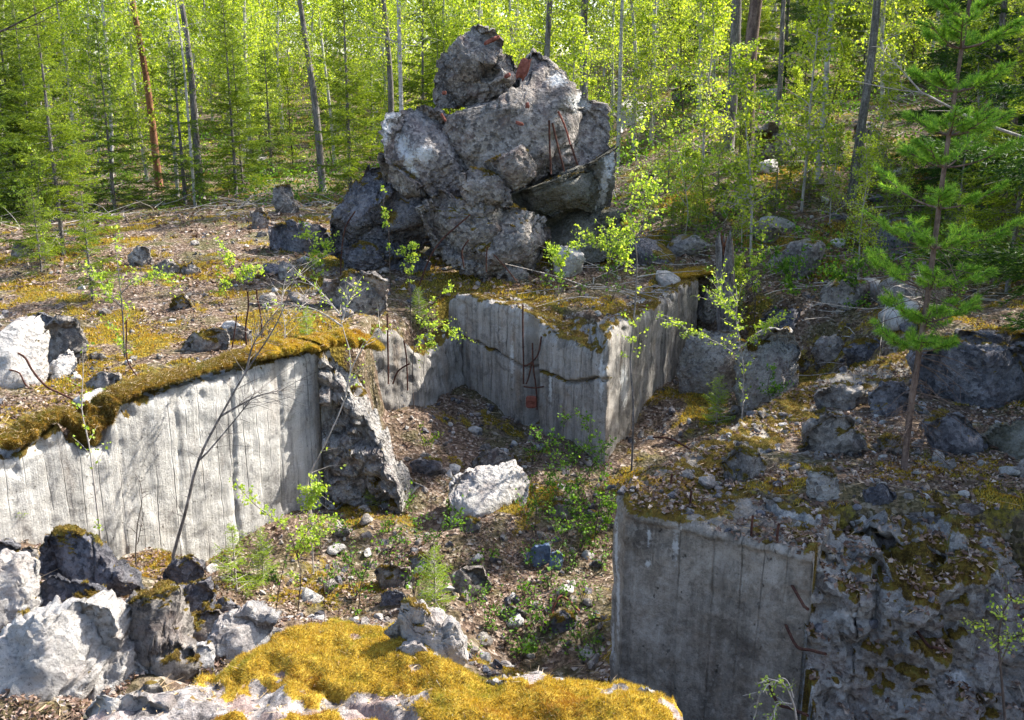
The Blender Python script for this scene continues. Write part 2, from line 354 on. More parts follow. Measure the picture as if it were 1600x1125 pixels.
M['sprucemid'] = leaf_mat('deep_spruce_needles', [(.02, .055, .01), (.06, .12, .015), (.14, .22, .025), (.24, .33, .04), (.03, .07, .012)], .4)
M['sprucedark'] = leaf_mat('dark_spruce_needles', [(.012, .035, .008), (.025, .07, .012), (.05, .11, .015), (.08, .16, .02)], .35)
M['sprucetip'] = leaf_mat('fresh_spruce_needles', [(.18, .30, .02), (.30, .44, .04), (.42, .55, .08), (.24, .34, .03)], .45)
M['pine'] = leaf_mat('pine_needles', [(.07, .17, .035), (.15, .32, .05), (.25, .45, .07), (.38, .55, .11)], .55)
M['deadneedle'] = leaf_mat('dry_twigs', [(.16, .12, .09), (.30, .24, .19), (.22, .17, .12)], .1)

# ------------------------------------------------------------------ the lie of the land
def idw(x, y, C, p=2.6):
    C = np.asarray(C); num = 0; den = 0
    for cx, cy, cz in C:
        d2 = (x-cx)**2+(y-cy)**2+.02; wt = d2**(-p/2); num = num+wt*cz; den = den+wt
    return num/den
def px2c(L): return [tuple(at_z(*t)) for t in L]
PITC = px2c([(330, 880, 1.0), (200, 870, 1.5), (20, 862, 2.0), (420, 950, 1.25), (300, 945, 1.8), (150, 960, 2.4), (60, 1000, 3.2), (60, 1110, 3.65), (230, 1080, 3.55),
    (0, 900, 2.7), (420, 1010, 2.1), (500, 960, 1.1), (560, 800, 1.05), (600, 900, .95), (700, 820, 1.1), (850, 870, .95), (850, 1040, .75), (940, 900, .85),
    (940, 735, 1.25), (700, 700, 1.45), (640, 640, 1.75), (700, 590, 1.75), (850, 690, 1.35), (1000, 690, 1.35), (1060, 620, 1.7), (1120, 660, 1.5), (760, 760, 1.15)])
PITC += [(0, 5, 1.2), (1.5, 5, .8), (3, 4, .8), (5, 3, .8), (8, 2, .8), (1, 3, 2.2), (-1, 4.6, 2.0), (-2.2, 5.2, 2.6), (0, 1, 3.4), (3, 0, 3), (-3, 0, 3.8), (-6, 2, 3.8), (-6, 5, 3.2), (3.2, 12.6, 1.7), (3.6, 13.4, 2.1)]
def z_upper(x, y):
    L = np.interp(y, [0, 12, 24, 30, 40, 55, 90], [2.95, 3.0, 3.2, 3.5, 4.2, 5.6, 9])
    R = np.interp(y, [0, 15, 17.5, 20, 24, 28, 34, 42, 55, 90], [3.0, 3.05, 3.5, 4.25, 5.1, 5.75, 6.5, 7.5, 9.3, 14])
    k = sstep(-1.5, 5, x-(y-18)*.1)
    z = L*(1-k)+R*k
    z = z+.45*np.exp(-((x+6.)**2+(y-20)**2)/12.)                     # left hummock
    z = z+.35*sstep(4.5, 8, x)*sstep(13, 9, y)                        # rises on the right bank
    z = z-.35*np.exp(-((x+1.2)**2+(y-14.6)**2)/1.0)                   # hollow left of the middle block
    z = z-.25*np.exp(-((x-5)**2+(y-15.5)**2)/3.0)
    return z
def v2(*t): return np.array(at_z(*t))[:2]
# wall paths in plan (top edge of the visible faces)
LW = [np.array([-5.35, 5.6]), v2(20, 712, 3.0), v2(175, 640, 3.0), v2(505, 553, 3.0)]
dirw = LW[3]-LW[2]; dirw /= np.linalg.norm(dirw); nrmw = np.array([dirw[1], -dirw[0]])
LW[1] = LW[2]-dirw*np.linalg.norm(LW[2]-LW[1]); LW[0] = LW[1]-dirw*3.0
CBa, CBm, CBb, CBc = v2(702, 462, 3.0), v2(822, 490, 3.0), v2(950, 522, 3.0), v2(1092, 436, 3.05)
BE = [LW[3]+dirw*.05, LW[3]+nrmw*.55+dirw*.45]                        # broken end juts out
E = [v2(1430, 545, 3.0), v2(1250, 603, 3.0), v2(1100, 690, 3.0), v2(962, 772, 3.0), v2(978, 792, 3.0), v2(1272, 862, 3.0), v2(1420, 905, 2.8), v2(1575, 900, 2.8)]
def off(a, b, d):                                                      # push a point sideways off segment direction
    t = b-a; t /= np.linalg.norm(t); return np.array([t[1], -t[0]])*d
PIT = [(-9, -3), (-9, 4.5), tuple(LW[0]-nrmw*.35), tuple(LW[3]-nrmw*.35), tuple(LW[3]-nrmw*.1+dirw*.9), (-1.75, 13.6), (-1.35, 14.6), tuple(CBa+np.array([.22, .45])), tuple(CBb+np.array([-.02, .5])),
    tuple(CBc+np.array([-.35, -.15])), (3.0, 14.95), (3.5, 14.5), (4.3, 14.1), (4.7, 13.2), tuple(E[0]+np.array([.5, .1])), tuple(E[1]+np.array([.35, -.1])), tuple(E[3]+np.array([.35, .3])), tuple(E[5]+np.array([.15, .5])), tuple(E[6]+np.array([.0, .5])), tuple(E[7]+np.array([.15, .45])), (5, 4.2), (9, 3.5), (9, -3)]
def sdf(x, y, P):
    P = np.asarray(P); d = np.full(np.shape(x), 1e9); ins = np.zeros(np.shape(x), bool)
    for i in range(len(P)):
        a = P[i]; b = P[(i+1) % len(P)]; e = b-a; wx = x-a[0]; wy = y-a[1]
        t = np.clip((wx*e[0]+wy*e[1])/(e@e), 0, 1); d = np.minimum(d, (wx-e[0]*t)**2+(wy-e[1]*t)**2)
        c = ((a[1] > y) != (b[1] > y)); 
        with np.errstate(divide='ignore', invalid='ignore'): xi = (b[0]-a[0])*(y-a[1])/(b[1]-a[1])+a[0]
        ins ^= (c & (x < xi))
    d = np.sqrt(d); return np.where(ins, -d, d)
def terr(x, y):
    x = np.atleast_1d(np.asarray(x, float)); y = np.atleast_1d(np.asarray(y, float)); sh = x.shape; x = x.ravel(); y = y.ravel()
    s = sdf(x, y, PIT)
    m = sstep(-.04, .22+1.1*sstep(2.5, 3.3, x)*sstep(12.4, 13.4, y), s)
    U = z_upper(x, y)+.07*N2(x, y, .55, 4)+.16*N2(x, y, .16, 2, 5.)*sstep(13, 20, y)
    U = U-.06*(1-sstep(.0, .5, s))
    Pz = idw(x, y, PITC)+.10*N2(x, y, .8, 3, 3.)+.05*N2(x, y, 3.1, 3, 1.)
    z = Pz*(1-m)+U*m
    z = z+.022*N2(x, y, 5., 3, 8.)
    return z.reshape(sh)
def gmoss(x, y):
    sd_ = sdf(x, y, PIT); inpit = sd_ < .1; b = np.full(len(x), -.10)
    b = np.where(inpit, -.42, b); b = np.where((x > 1) & (y < 13) & ~inpit, -.12, b)
    for (cx_, cy_, r_, a_) in ((.45, 11.2, .9, .55), (-.55, 13.9, .8, .5), (-1.9, 9.6, .8, .45), (2.3, 13.3, .7, .3), (-3.6, 11.2, 1.6, .1), (-4.2, 13.5, 2.5, .12)): b = b+a_*np.exp(-((x-cx_)**2+(y-cy_)**2)/r_**2)
    return N2(x, y, 1.1, 4, 7.)+.35*N2(x, y, 6., 2, 2.)+b-.10
def ground(px, py):
    d = ray(px, py); t = np.concatenate([np.arange(1.5, 25, .03), np.arange(25, 90, .2)]); P = np.array([0, 0, EYE])+d*t[:, None]
    h = terr(P[:, 0], P[:, 1]); k = np.argmax(P[:, 2] < h); 
    if k == 0: k = len(t)-1
    return np.array([P[k, 0], P[k, 1], h[k]])
def grow(a, b, fine, far, g=1.07):
    c = list(np.arange(a, b+1e-6, fine)); s = fine; x = b
    while x < far[1]: s = min(s*g, 2.); x += s; c.append(x)
    s = fine; x = a; L = []
    while x > far[0]: s = min(s*g, 2.); x -= s; L.append(x)
    return np.array(L[::-1]+c)
def grid_faces(nu, nv):
    i = np.arange(nu-1)[:, None]*nv; j = np.arange(nv-1)[None]
    return np.stack([i+j, i+nv+j, i+nv+j+1, i+j+1], -1).reshape(-1, 4)
gx = grow(-6, 6.5, .05, (-90, 90)); gy = grow(2.6, 18, .05, (-8, 150))
GX, GY = np.meshgrid(gx, gy, indexing='ij'); GZ = terr(GX, GY)
gme = mesh_from('ground', np.stack([GX, GY, GZ], -1).reshape(-1, 3), grid_faces(len(gx), len(gy)), M['ground'], attrs={'moss': gmoss(GX.ravel(), GY.ravel())+.5})
tag(obj('ground', gme), 'leaf-strewn mossy ground of the pit, terrace and wooded slope', 'ground', kind='structure')

# ------------------------------------------------------------------ concrete bodies
def sweep(path, ztop, zbot, thick, res=.03, rough=.012, lean=0., back=True, seed=0, feat=None, toprough=.03, edge=.05, topdrop=0., center=None, frac=.5, zin=None, moss=.0, stain_or_sun=()):
    """wall along a plan path: front face up, over the rim, down the back. ztop(s)->z. returns V,F,uv"""
    P = [np.asarray(p) for p in path]; seg = [np.linalg.norm(P[i+1]-P[i]) for i in range(len(P)-1)]; cum = np.concatenate([[0], np.cumsum(seg)])
    s = np.unique(np.concatenate([np.arange(0, cum[-1], res), cum])); 
    X = np.interp(s, cum, [p[0] for p in P]); Y = np.interp(s, cum, [p[1] for p in P])
    tx = np.gradient(X, s); ty = np.gradient(Y, s)
    k = 5; ker = np.ones(k)/k
    tx = np.convolve(np.pad(tx, k//2, 'edge'), ker, 'valid'); ty = np.convolve(np.pad(ty, k//2, 'edge'), ker, 'valid')
    L = np.hypot(tx, ty); nx = ty/L; ny = -tx/L
    zt = ztop(s) if callable(ztop) else np.full(len(s), ztop); zb = zbot(s) if callable(zbot) else np.full(len(s), zbot)
    nf = max(4, int((zt-zb).max()/res)); nb = max(4, int(thick/res))
    q = np.linspace(0, 1, nf)
    rows = []; 
    Zf = zb[:, None]+(zt-zb)[:, None]*q[None]
    out = lean*(1-q)[None]*np.ones_like(Zf)
    rnd = np.clip((Zf-(zt[:, None]-edge))/edge, 0, 1); out = out-edge*.6*rnd**2
    Vf = np.stack([X[:, None]+nx[:, None]*out, Y[:, None]+ny[:, None]*out, Zf], -1)
    b = np.linspace(0, 1, nb+1)[1:]*thick
    Vt = np.stack([X[:, None]-nx[:, None]*(b+edge*.6), Y[:, None]-ny[:, None]*(b+edge*.6), zt[:, None]-topdrop*b[None]*np.ones_like(X)[:, None]], -1)
    if center is not None:
        c_ = np.array([center[0]-X, center[1]-Y], float).T; bb = (b/thick*frac)[None]; e6 = edge*.6*np.exp(-bb*0)
        Vt = np.stack([X[:, None]-nx[:, None]*e6*(1-bb)+c_[:, :1]*bb, Y[:, None]-ny[:, None]*e6*(1-bb)+c_[:, 1:]*bb, zt[:, None]+((zin if zin is not None else zt[:, None]-topdrop)-zt[:, None])*sstep(0, 1, bb/frac)+0*X[:, None]], -1)
    Vb = Vt[:, -1:, :]-np.array([0, 0, 1.])*np.linspace(0.2, 1.0, 3)[None, :, None]
    A = np.concatenate([Vf, Vt, Vb], 1); nu, nv = A.shape[:2]
    uv = np.stack([np.repeat(s[:, None], nv, 1), np.concatenate([Zf, zt[:, None]+b[None], zt[:, None]+thick+np.linspace(.2, 1, 3)[None]], 1)], -1).reshape(-1, 2)
    V = A.reshape(-1, 3)
    NV = np.repeat(np.stack([nx, ny, nx*0], -1)[:, None], nv, 1).copy(); NV[:, nf:, :] = (0, 0, 1.); NV = NV.reshape(-1, 3)
    isf = np.zeros((nu, nv), bool); isf[:, :nf] = True; isf = isf.ravel()
    d = rough*fbm(V+seed, 5., 4)+np.where(isf, .008*noise(np.stack([uv[:, 0]*7+seed, uv[:, 1]*.3, uv[:, 0]*0], 1)), toprough*fbm(V+seed, 6., 3))
    # horizontal/vertical chips along the rim
    rimd = np.abs(V[:, 2]-np.repeat(zt, nv)); d = d-np.where(isf, .06*sstep(.2, .8, fbm(V+seed, 3.5, 3))*sstep(.25, 0, rimd)+.5*np.abs(facets(V, .11, seed))*sstep(.10, 0, rimd), 0)
    if feat is not None: d = d+feat(uv, V, isf)
    V = V+NV*d[:, None]
    G0 = grid_faces(nu, nv); NN = vnormals(V, G0); ms = moss_of(V, NN, V, moss+.12*sstep(.25, .0, rimd)*(NN[:, 2] > .2)); V = V+np.array([0, 0, 1.])*(.03*ms*(NN[:, 2] > .3))[:, None]
    sn = np.zeros(len(V))
    for (sx_, sy_, sw_, sh_) in stain_or_sun:                                 # (photo x, y, half width, half height) of a whitish run or bloom
        dd = V-np.array([0, 0, EYE]); yc_ = dd[:, 1]*cp-dd[:, 2]*sp; qx = CX+F*dd[:, 0]/yc_; qy = CY-F*(dd[:, 1]*sp+dd[:, 2]*cp)/yc_
        sn = np.maximum(sn, np.exp(-((qx-sx_)/sw_)**2-((qy-sy_)/sh_)**2))
    # end caps: copy of end columns as fans
    F1 = grid_faces(nu, nv)
    caps = []
    Vx = [V]; n0 = len(V)
    for col in (0, nu-1):
        idx = col*nv+np.arange(nv); base = V[idx].copy(); c = base[:].mean(0); c[2] = zb.min()
        Vx.append(c[None]); ci = n0; n0 += 1
        tri = np.stack([idx[:-1], idx[1:], np.full(nv-1, ci)], 1)
        caps.append(tri if col == 0 else tri[:, ::-1])
    uvx = np.concatenate([uv, np.zeros((2, 2))])
    return np.concatenate(Vx), [F1]+caps, uvx, {'moss': np.concatenate([ms, [0, 0]]), 'stain_or_sun': np.concatenate([sn, [0, 0]])}

# --- left wall
def wall_z(px, py):                                                     # where a pixel's ray meets the left wall's plane
    d = ray(px, py); o = np.array([0, 0, EYE]); n = np.array([nrmw[0], nrmw[1], 0]); p0 = np.array([*LW[2], 0])
    t = ((p0-o)@n)/(d@n); P = o+d*t; return (P[:2]-LW[0])@dirw, P[2]
prof = [(0, 715), (22, 722), (60, 692), (95, 670), (108, 690), (140, 708), (168, 692), (176, 642), (240, 622), (300, 602), (380, 587), (440, 564), (470, 560), (500, 548), (525, 545)]
PS = np.array([wall_z(*p) for p in prof])
lz = lambda s: np.interp(s, PS[:, 0], PS[:, 1], left=PS[0, 1], right=PS[-1, 1])+.02*noise(np.stack([s*6, s*0, s*0], 1))+.012*noise(np.stack([s*19, s*0, s*0], 1))
def lw_feat(uv, V, isf):                                               # a few vertical formwork joints
    d = 0
    for s0, dep in ((2.2, .012), (2.9, .02), (3.6, .012), (4.35, .015), (5.0, .02), (5.7, .03), (6.35, .02), (7.0, .03), (7.35, .02)):
        d = d-dep*np.exp(-((uv[:, 0]-s0-.03*np.sin(uv[:, 1]*3))/.018)**2)
    return np.where(isf, d, 0)
SW = sweep([LW[0], LW[1], LW[2], LW[3]+dirw*.12], lz, .4, .7, .025, .014, seed=1, feat=lw_feat, moss=.1)
lw = empty('concrete_wall', (*LW[2], 0), 'long sunlit board-marked concrete wall holding up the left terrace, moss along its top', 'wall')
def sub(V, o): return V-np.array(o.location)
def body(name, parent, sw, mat, seed=0, L=.02, W_=.005, n=30000, mb_='mossbladeb'):
    V, F_, uv, at = sw; o = obj(name, mesh_from(name, sub(V, parent), F_, mat, uv, attrs=at), parent)
    strands_on('moss', sub(V, parent), F_, at['moss'], n, L, W_, M[mb_], parent, seed+5)
    return o
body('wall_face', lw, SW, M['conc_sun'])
# broken end: ragged fin that juts out of the wall and slopes down into the pit
def be_top(s):
    k = s/1.0; return np.interp(k, [0, .12, .3, .5, .7, .85, 1.], [2.98, 2.92, 2.62, 2.25, 1.85, 1.55, 1.2])+.06*noise(np.stack([s*7, s*0+3, s*0], 1))
b0 = LW[3]-dirw*.10+nrmw*.02; be_path = [b0, b0+nrmw*.42+dirw*.18, b0+nrmw*.95+dirw*.45]
be_path = [b0, v2(560, 560, 2.9)*1.0, v2(640, 700, 1.9)]
be_path[1] = b0+nrmw*.26+dirw*.26; be_path[2] = b0+nrmw*.80+dirw*.50
def be_feat(uv, V, isf):
    d = .06*ridge(V+4, 1.9, 4)-.06+.85*facets(V+.04*fbm(V, 4, 3)[:, None], .38, 7)+.8*facets(V, .15, 8)+.6*facets(V, .06, 9)
    c = at_y(588, 668, (b0+nrmw*.5)[1]); r = np.sqrt(((V[:, 0]-c[0])/.24)**2+((V[:, 2]-c[2])/.14)**2)
    return d*np.where(isf, 1, .4)-.25*sstep(1.1, .5, r)*isf
SW = sweep(be_path, be_top, .6, .34, .02, .05, lean=.05, seed=5, feat=be_feat, toprough=.1, moss=-.15)
body('broken_end', lw, SW, M['brokenpale'])

# --- low broken wall at the back of the pit
lowp = [v2(592, 508, 2.9), v2(640, 520, 2.85), v2(712, 500, 2.7)]
lowp = [np.array([-1.95, 13.1]), np.array([-1.35, 13.6]), np.array([-.78, 14.7])]
SW = sweep(lowp, lambda s: np.interp(s, [0, .25, .5, .8, 1.2, 2.0], [2.75, 2.85, 2.8, 2.45, 2.35, 2.5])+.05*noise(np.stack([s*6, s*0+9, s*0], 1)), .9, .4, .03, .03, seed=9, lean=.1)
lo = empty('low_wall', (*lowp[0], 0), 'low broken concrete wall at the back of the pit, between the left wall and the middle block', 'wall')
body('wall_face', lo, SW, M['conc_mid'])

# --- middle block
cb = empty('concrete_block', (*CBb, 0), 'middle concrete block below the rock pile, sharp corner and horizontal crack facing the pit', 'concrete block')
sA = np.linalg.norm(CBm-CBa); sB = sA+np.linalg.norm(CBb-CBm); sC = sB+np.linalg.norm(CBc-CBb)
def cb_top(s):
    return np.interp(s, [0, .15, .5, .9, sA-.2, sA, sA+.25, sA+.6, sB-.3, sB-.12, sB, sB+.3, sB+1., sB+2.2, sC], [2.92, 3.02, 3.08, 3.02, 3.05, 2.98, 2.93, 2.80, 2.72, 2.74, 2.92, 3.02, 3.0, 3.02, 3.05])+.02*noise(np.stack([s*8, s*0+5, s*0], 1))
def cb_feat(uv, V, isf):
    s, h = uv[:, 0], uv[:, 1]
    hc = np.interp(s, [0, .4, .9, 1.3, sA, sA+.4, sA+.9, sB-.2, sB, sB+.6, sC], [2.42, 2.40, 2.36, 2.28, 2.20, 2.24, 2.20, 2.36, 2.38, 2.45, 2.2])
    hc = hc+.03*noise(np.stack([s*5, s*0, s*0], 1))+.012*noise(np.stack([s*22, s*0, s*0], 1))
    d = -.14*np.exp(-((h-hc)/.021)**2)*(s < sB+.05)+.02*(h > hc)*(s < sB)
    d = d-(.26*np.exp(-((s-sA-.12)/.12)**4)*sstep(1.2, 1.5, h)*(1-.45*sstep(2.5, 2.7, h))*(1+.35*noise(V*7))+.6*np.abs(facets(V, .12, 3))*np.exp(-((s-sA-.12)/.14)**4))     # rubble-filled slot
    d = d-.05*sstep(.10, .0, np.abs(s-sB))*sstep(-.1, .5, noise(np.stack([s*2, h*4, s*0], 1)))       # chipped corner
    for s0 in (.35, .62, .85, 1.1, 1.35, sA+.5, sA+.75, sA+1.0, sB+.5, sB+1., sB+1.5, sB+2.2, sB+2.9): d = d-.012*np.exp(-((s-s0)/.016)**2)
    return np.where(isf, d, 0)
CC = (CBa+CBb+CBc)/3+np.array([-.1, .5])
SW = sweep([CBa, CBm, CBb, CBc, CBc+np.array([-.5, .8])], cb_top, .7, .75, .02, .016, seed=12, feat=cb_feat, center=CC, frac=.5, zin=2.96, moss=.06, stain_or_sun=[(940, 590, 5, 40), (800, 560, 4, 30), (1000, 480, 8, 14), (860, 600, 3, 35), (975, 600, 7, 40)])
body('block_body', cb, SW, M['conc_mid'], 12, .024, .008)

# --- right block
rb = empty('concrete_block', (*E[4], 0), 'near right concrete block in shade with moss and rubble on its wide flat top', 'concrete block')
cumE = np.concatenate([[0], np.cumsum([np.linalg.norm(E[i+1]-E[i]) for i in range(7)])])
def rb_top(s):
    return np.interp(s, [0, cumE[2], cumE[3], cumE[4], cumE[5]], [3.02, 3.0, 3.02, 3.0, 2.97])+.02*noise(np.stack([s*7, s*0+2, s*0], 1))+.01*noise(np.stack([s*23, s*0+2, s*0], 1))
def rb_feat(uv, V, isf):
    s, h = uv[:, 0], uv[:, 1]; d = 0
    for s0, dep in ((cumE[4]+.05, .02), (cumE[4]+.42, .02), (cumE[4]+.82, .015), (cumE[4]+1.1, .012)): d = d-dep*np.exp(-((s-s0)/.02)**2)
    d = d+.035*sstep(2.90, 2.94, h)*sstep(3.1, 3.0, h)*(s > cumE[4])        # lip under the rim
    d = d+.02*np.exp(-((s-cumE[3]-.05)/.03)**2)
    return np.where(isf, d, 0)
SW = sweep(E[:6], rb_top, .3, 1.0, .02, .016, seed=21, feat=rb_feat, center=(3.3, 8.4), frac=.42, zin=2.95, moss=.03, stain_or_sun=[(1055, 855, 5, 32), (1056, 828, 9, 5), (1014, 840, 4, 22), (1012, 880, 6, 6), (963, 850, 3, 60), (966, 940, 3, 70), (958, 1000, 3, 40), (1262, 1080, 8, 45), (1300, 1060, 6, 20)])
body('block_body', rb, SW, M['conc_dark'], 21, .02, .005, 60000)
def rbf_feat(uv, V, isf):
    return np.where(isf, .10*ridge(V+2, 1.1, 4)+.5*facets(V+.05*fbm(V, 3, 3)[:, None], .5, 3)+.8*facets(V, .19, 4)+.6*facets(V, .07, 5)-.1, .05*fbm(V, 3, 3)+.5*facets(V, .2, 6))
SW = sweep([E[5]-np.array([.02, -.02]), E[5]*.5+E[6]*.5+np.array([0, .06]), E[6], E[7], E[7]+np.array([.25, .6])], lambda s: np.interp(s, [0, .3, .7, 1.1, 1.6, 2.2], [2.95, 2.86, 2.80, 2.85, 2.95, 2.9])+.07*noise(np.stack([s*4, s*0+2, s*0], 1)), .2, .9, .025, .03, lean=.55, seed=31, feat=rbf_feat, toprough=.08, edge=.2, moss=.06, stain_or_sun=[(1262, 1080, 14, 40), (1315, 1080, 14, 16), (1500, 1060, 30, 20), (1320, 960, 25, 8), (1400, 880, 20, 14)])
body('broken_face', rb, SW, M['broken'], 33, .02, .005)

# ------------------------------------------------------------------ rocks
def ico(n):
    import bmesh
    b = bmesh.new(); bmesh.ops.create_icosphere(b, subdivisions=n, radius=1)
    V = np.array([v.co[:] for v in b.verts]); T = np.array([[v.index for v in f.verts] for f in b.faces]); b.free(); return V, T
MOSSY = {'grey_rubble_rock': .02, 'dark_lichen_rock': .10, 'pale_rough_rock': -.22, 'blue_slate': -.9, 'smooth_olive_rock': -.25, 'broken_concrete': .04, 'grey_rock_white_streaks': -.2}
ICO = {n: ico(n) for n in (3, 4, 5, 6)}
def traced(name, outline, Y, thick, mat, label, cat='rock', seed=0, cuts=9, rough=.05, sub_=5, group=None, sq=.6, fine=1., parent=None, holes=(), face=None, moss=None, stain_or_sun=(), blades=4000):
    """boulder whose outline as seen across the pit is given, with its own distance and thickness; star-shaped about its centre"""
    P = np.array([at_y(px, py, Y) for px, py in outline]); cz = .5*(P[:, 2].max()+P[:, 2].min()); cx = .5*(P[:, 0].max()+P[:, 0].min())
    a = np.arctan2(P[:, 2]-cz, P[:, 0]-cx); r = np.hypot(P[:, 2]-cz, P[:, 0]-cx)
    o = np.argsort(a); a, r = a[o], r[o]
    px_, pz_ = P[o, 0]-cx, P[o, 2]-cz
    D, T = ICO[sub_]; rs = np.random.RandomState(seed+100)
    ph = np.arctan2(D[:, 2], D[:, 0]); st = np.sqrt(D[:, 0]**2+D[:, 2]**2)
    # exact polygon radius along each direction
    n = len(a); R = np.zeros(len(ph))+np.nan
    for i in range(n):
        j = (i+1) % n; x0, z0, x1, z1 = px_[i], pz_[i], px_[j], pz_[j]
        da = (a[j]-a[i]) % (2*math.pi); rel = (ph-a[i]) % (2*math.pi); k = rel <= da+1e-9
        den = np.cos(ph)*(z1-z0)-np.sin(ph)*(x1-x0); num = x0*(z1-z0)-z0*(x1-x0)
        with np.errstate(divide='ignore', invalid='ignore'): rr = num/den
        ok = k & np.isfinite(rr) & (rr > 0); R[ok] = rr[ok]
    R = np.where(np.isfinite(R), R, r.mean()); R = np.minimum(R, r.max()*1.05)
    S = st**(sq*.75); size = r.mean()
    H = thick/2
    V = np.stack([R*S*np.cos(ph), np.sign(D[:, 1])*np.abs(D[:, 1])**.8*H, R*S*np.sin(ph)], 1)
    # flat broken facets on the sides that face out
    Q = V/np.array([size, H, size])
    sg = np.sign(Q[:, 1]); Qy = np.abs(Q[:, 1]); Qx = Q[:, 0]*sg if False else Q[:, 0]
    for k in range(cuts+6):
        nx_, nz_ = rs.normal(size=2)*.62; ny_ = 1.0; L_ = math.sqrt(nx_**2+nz_**2+1); d_ = rs.uniform(.36, .74)*L_
        lim = d_-nx_*Q[:, 0]-nz_*Q[:, 2]; side = -1 if k % 4 else 1
        kk = (np.sign(Q[:, 1]) == side); Qy = np.where(kk, np.minimum(Qy, np.maximum(lim, -.25)), Qy)
    Q[:, 1] = np.sign(Q[:, 1])*Qy
    V = Q*np.array([size, H, size])
    s = max(size, .12); W = V+seed*3.7
    nn = V/(np.linalg.norm(V, axis=1)[:, None]+1e-9)
    fs = min(.9, s*.95); disp = FK*.62*facets(W+.03*s*np.stack([fbm(W, 3/s, 2), fbm(W+5, 3/s, 2), fbm(W+9, 3/s, 2)], 1), fs*.75, seed)*min(1, rough/.045)+FK*.62*facets(W, fs*.27, seed+1)+s*rough*.5*fbm(W, 1.5/s, 3)-min(s, .7)*(.09*sstep(.035, 0, np.abs(noise(W*1.15/s+3)))+.05*sstep(.04, 0, np.abs(noise(W*2.3/s))))*(s > .15)+fine*(.012*fbm(W, 7., 4)+.009*ridge(W, 13., 3)+.4*facets(W, .055, seed+2))
    V = V+nn*disp[:, None]
    for (hx_, hy_, hr, hd) in holes:
        c = at_y(hx_, hy_, Y); rr = np.hypot(V[:, 0]+cx-c[0], V[:, 2]+cz-c[2]); k = (V[:, 1] < 0); V[:, 1] += np.where(k, hd*sstep(hr*1.12, hr*.92, rr), 0)
    NN = vnormals(V, T); mo = MOSSY.get(mat.name, 0.) if moss is None else moss; Wd = V+np.array([cx, Y, cz]); ms = moss_of(V, NN, Wd, mo)
    V = V+NN*(.02*fine*ms)[:, None]; sn = np.zeros(len(V))
    for (sx_, sy_, sw_, sh_) in stain_or_sun:
        c = at_y(sx_, sy_, Y); sn = np.maximum(sn, np.exp(-((Wd[:, 0]-c[0])/(sw_*Y/F))**2-((Wd[:, 2]-c[2])/(sh_*Y/F))**2))
    if face is not None: V[:, 1] += face[0]*V[:, 0]+face[1]*V[:, 2]         # leans back, so that its near side looks up at the sun
    me = mesh_from(name, V, T, mat, attrs={'moss': ms, 'stain_or_sun': sn})
    ob = obj(name, me, parent, (cx, Y, cz) if parent is None else np.array([cx, Y, cz])-np.array(parent.location))
    if blades: strands_on('moss', V, T, ms, blades, .012+.001*Y, .003+.0005*Y, M['mossbladeb'], ob, seed)
    if parent is None: tag(ob, label, cat, group)
    return ob
def gtraced(name, outline, thick, mat, label, dz=0., sink=.28, **kw):
    """same, standing on the ground where its lowest pixels touch"""
    fy_ = ground(np.mean([q[0] for q in outline]), max(q[1] for q in outline)-2)[1]
    if mat is M['rockpale'] and 'face' not in kw: kw['face'] = (.35, .75) if fy_ > 9 else (.3, .22)
    o = np.array(outline, float); yb = o[:, 1].max(); xb = o[o[:, 1] > yb-6, 0].mean(); g = ground(xb, yb-2)
    h_ = yb-o[:, 1].min(); low = o[:, 1] > yb-.35*h_; o[low, 1] += sink*h_; cxm = o[:, 0].mean(); o[low, 0] = cxm+(o[low, 0]-cxm)*1.06; outline = [tuple(q) for q in o]
    return traced(name, outline, g[1]+thick*.28+dz, thick, mat, label, **kw)

# rock pile behind the middle block
FK = .62
YP = 17.2
dome = traced('boulder', [(677,147),(680,113),(692,83),(713,60),(747,44),(770,50),(785,63),(787,83),(802,87),(808,107),(802,140),(777,162),(733,170),(700,167),(680,160)], YP+.1, 1.5, M['rock'], 'domed boulder with a round pipe hole on top of the rock pile', sub_=6, rough=.035, seed=3, moss=-.4, holes=[(764, 115, .125, .35)])
main = traced('boulder', [(722,172),(780,158),(807,133),(816,102),(833,76),(853,90),(877,113),(900,133),(923,153),(960,163),(962,200),(957,235),(930,257),(867,280),(840,286),(800,290),(733,280),(705,250),(696,200),(705,178)], YP, 2.3, M['rock'], 'largest peaked boulder of the rock pile with thin iron rods on its face', sub_=6, rough=.06, seed=4, moss=-.35, face=(.3, .32), stain_or_sun=[(905, 160, 22, 16), (870, 125, 16, 10)])  # whitish marks paint sunlight onto its top right shoulder
traced('boulder', [(600,177),(633,166),(667,167),(687,173),(703,193),(717,220),(730,258),(716,292),(688,303),(662,292),(640,270),(610,250),(597,213)], YP-.65, 1.5, M['rockw'], 'rounded boulder with white streaks at the left of the pile', sub_=6, rough=.04, seed=5, moss=-.6, face=(.3, .45), stain_or_sun=[(606, 200, 8, 26), (618, 178, 10, 8), (630, 225, 14, 18), (642, 250, 10, 26), (664, 240, 20, 14), (650, 270, 9, 12)])
traced('boulder', [(716,270),(730,265),(763,267),(782,283),(797,297),(803,323),(760,322),(730,320),(718,300)], YP-1.15, .7, M['rock'], 'angular pinkish block wedged at the centre of the rock pile', seed=6, rough=.03, cuts=6)
traced('boulder', [(755,255),(787,243),(813,228),(832,243),(841,263),(832,282),(800,302),(783,290),(762,275)], YP-1.05, .8, M['rock'], 'pointed block just right of the wedged block in the rock pile', seed=7, rough=.035, cuts=7)
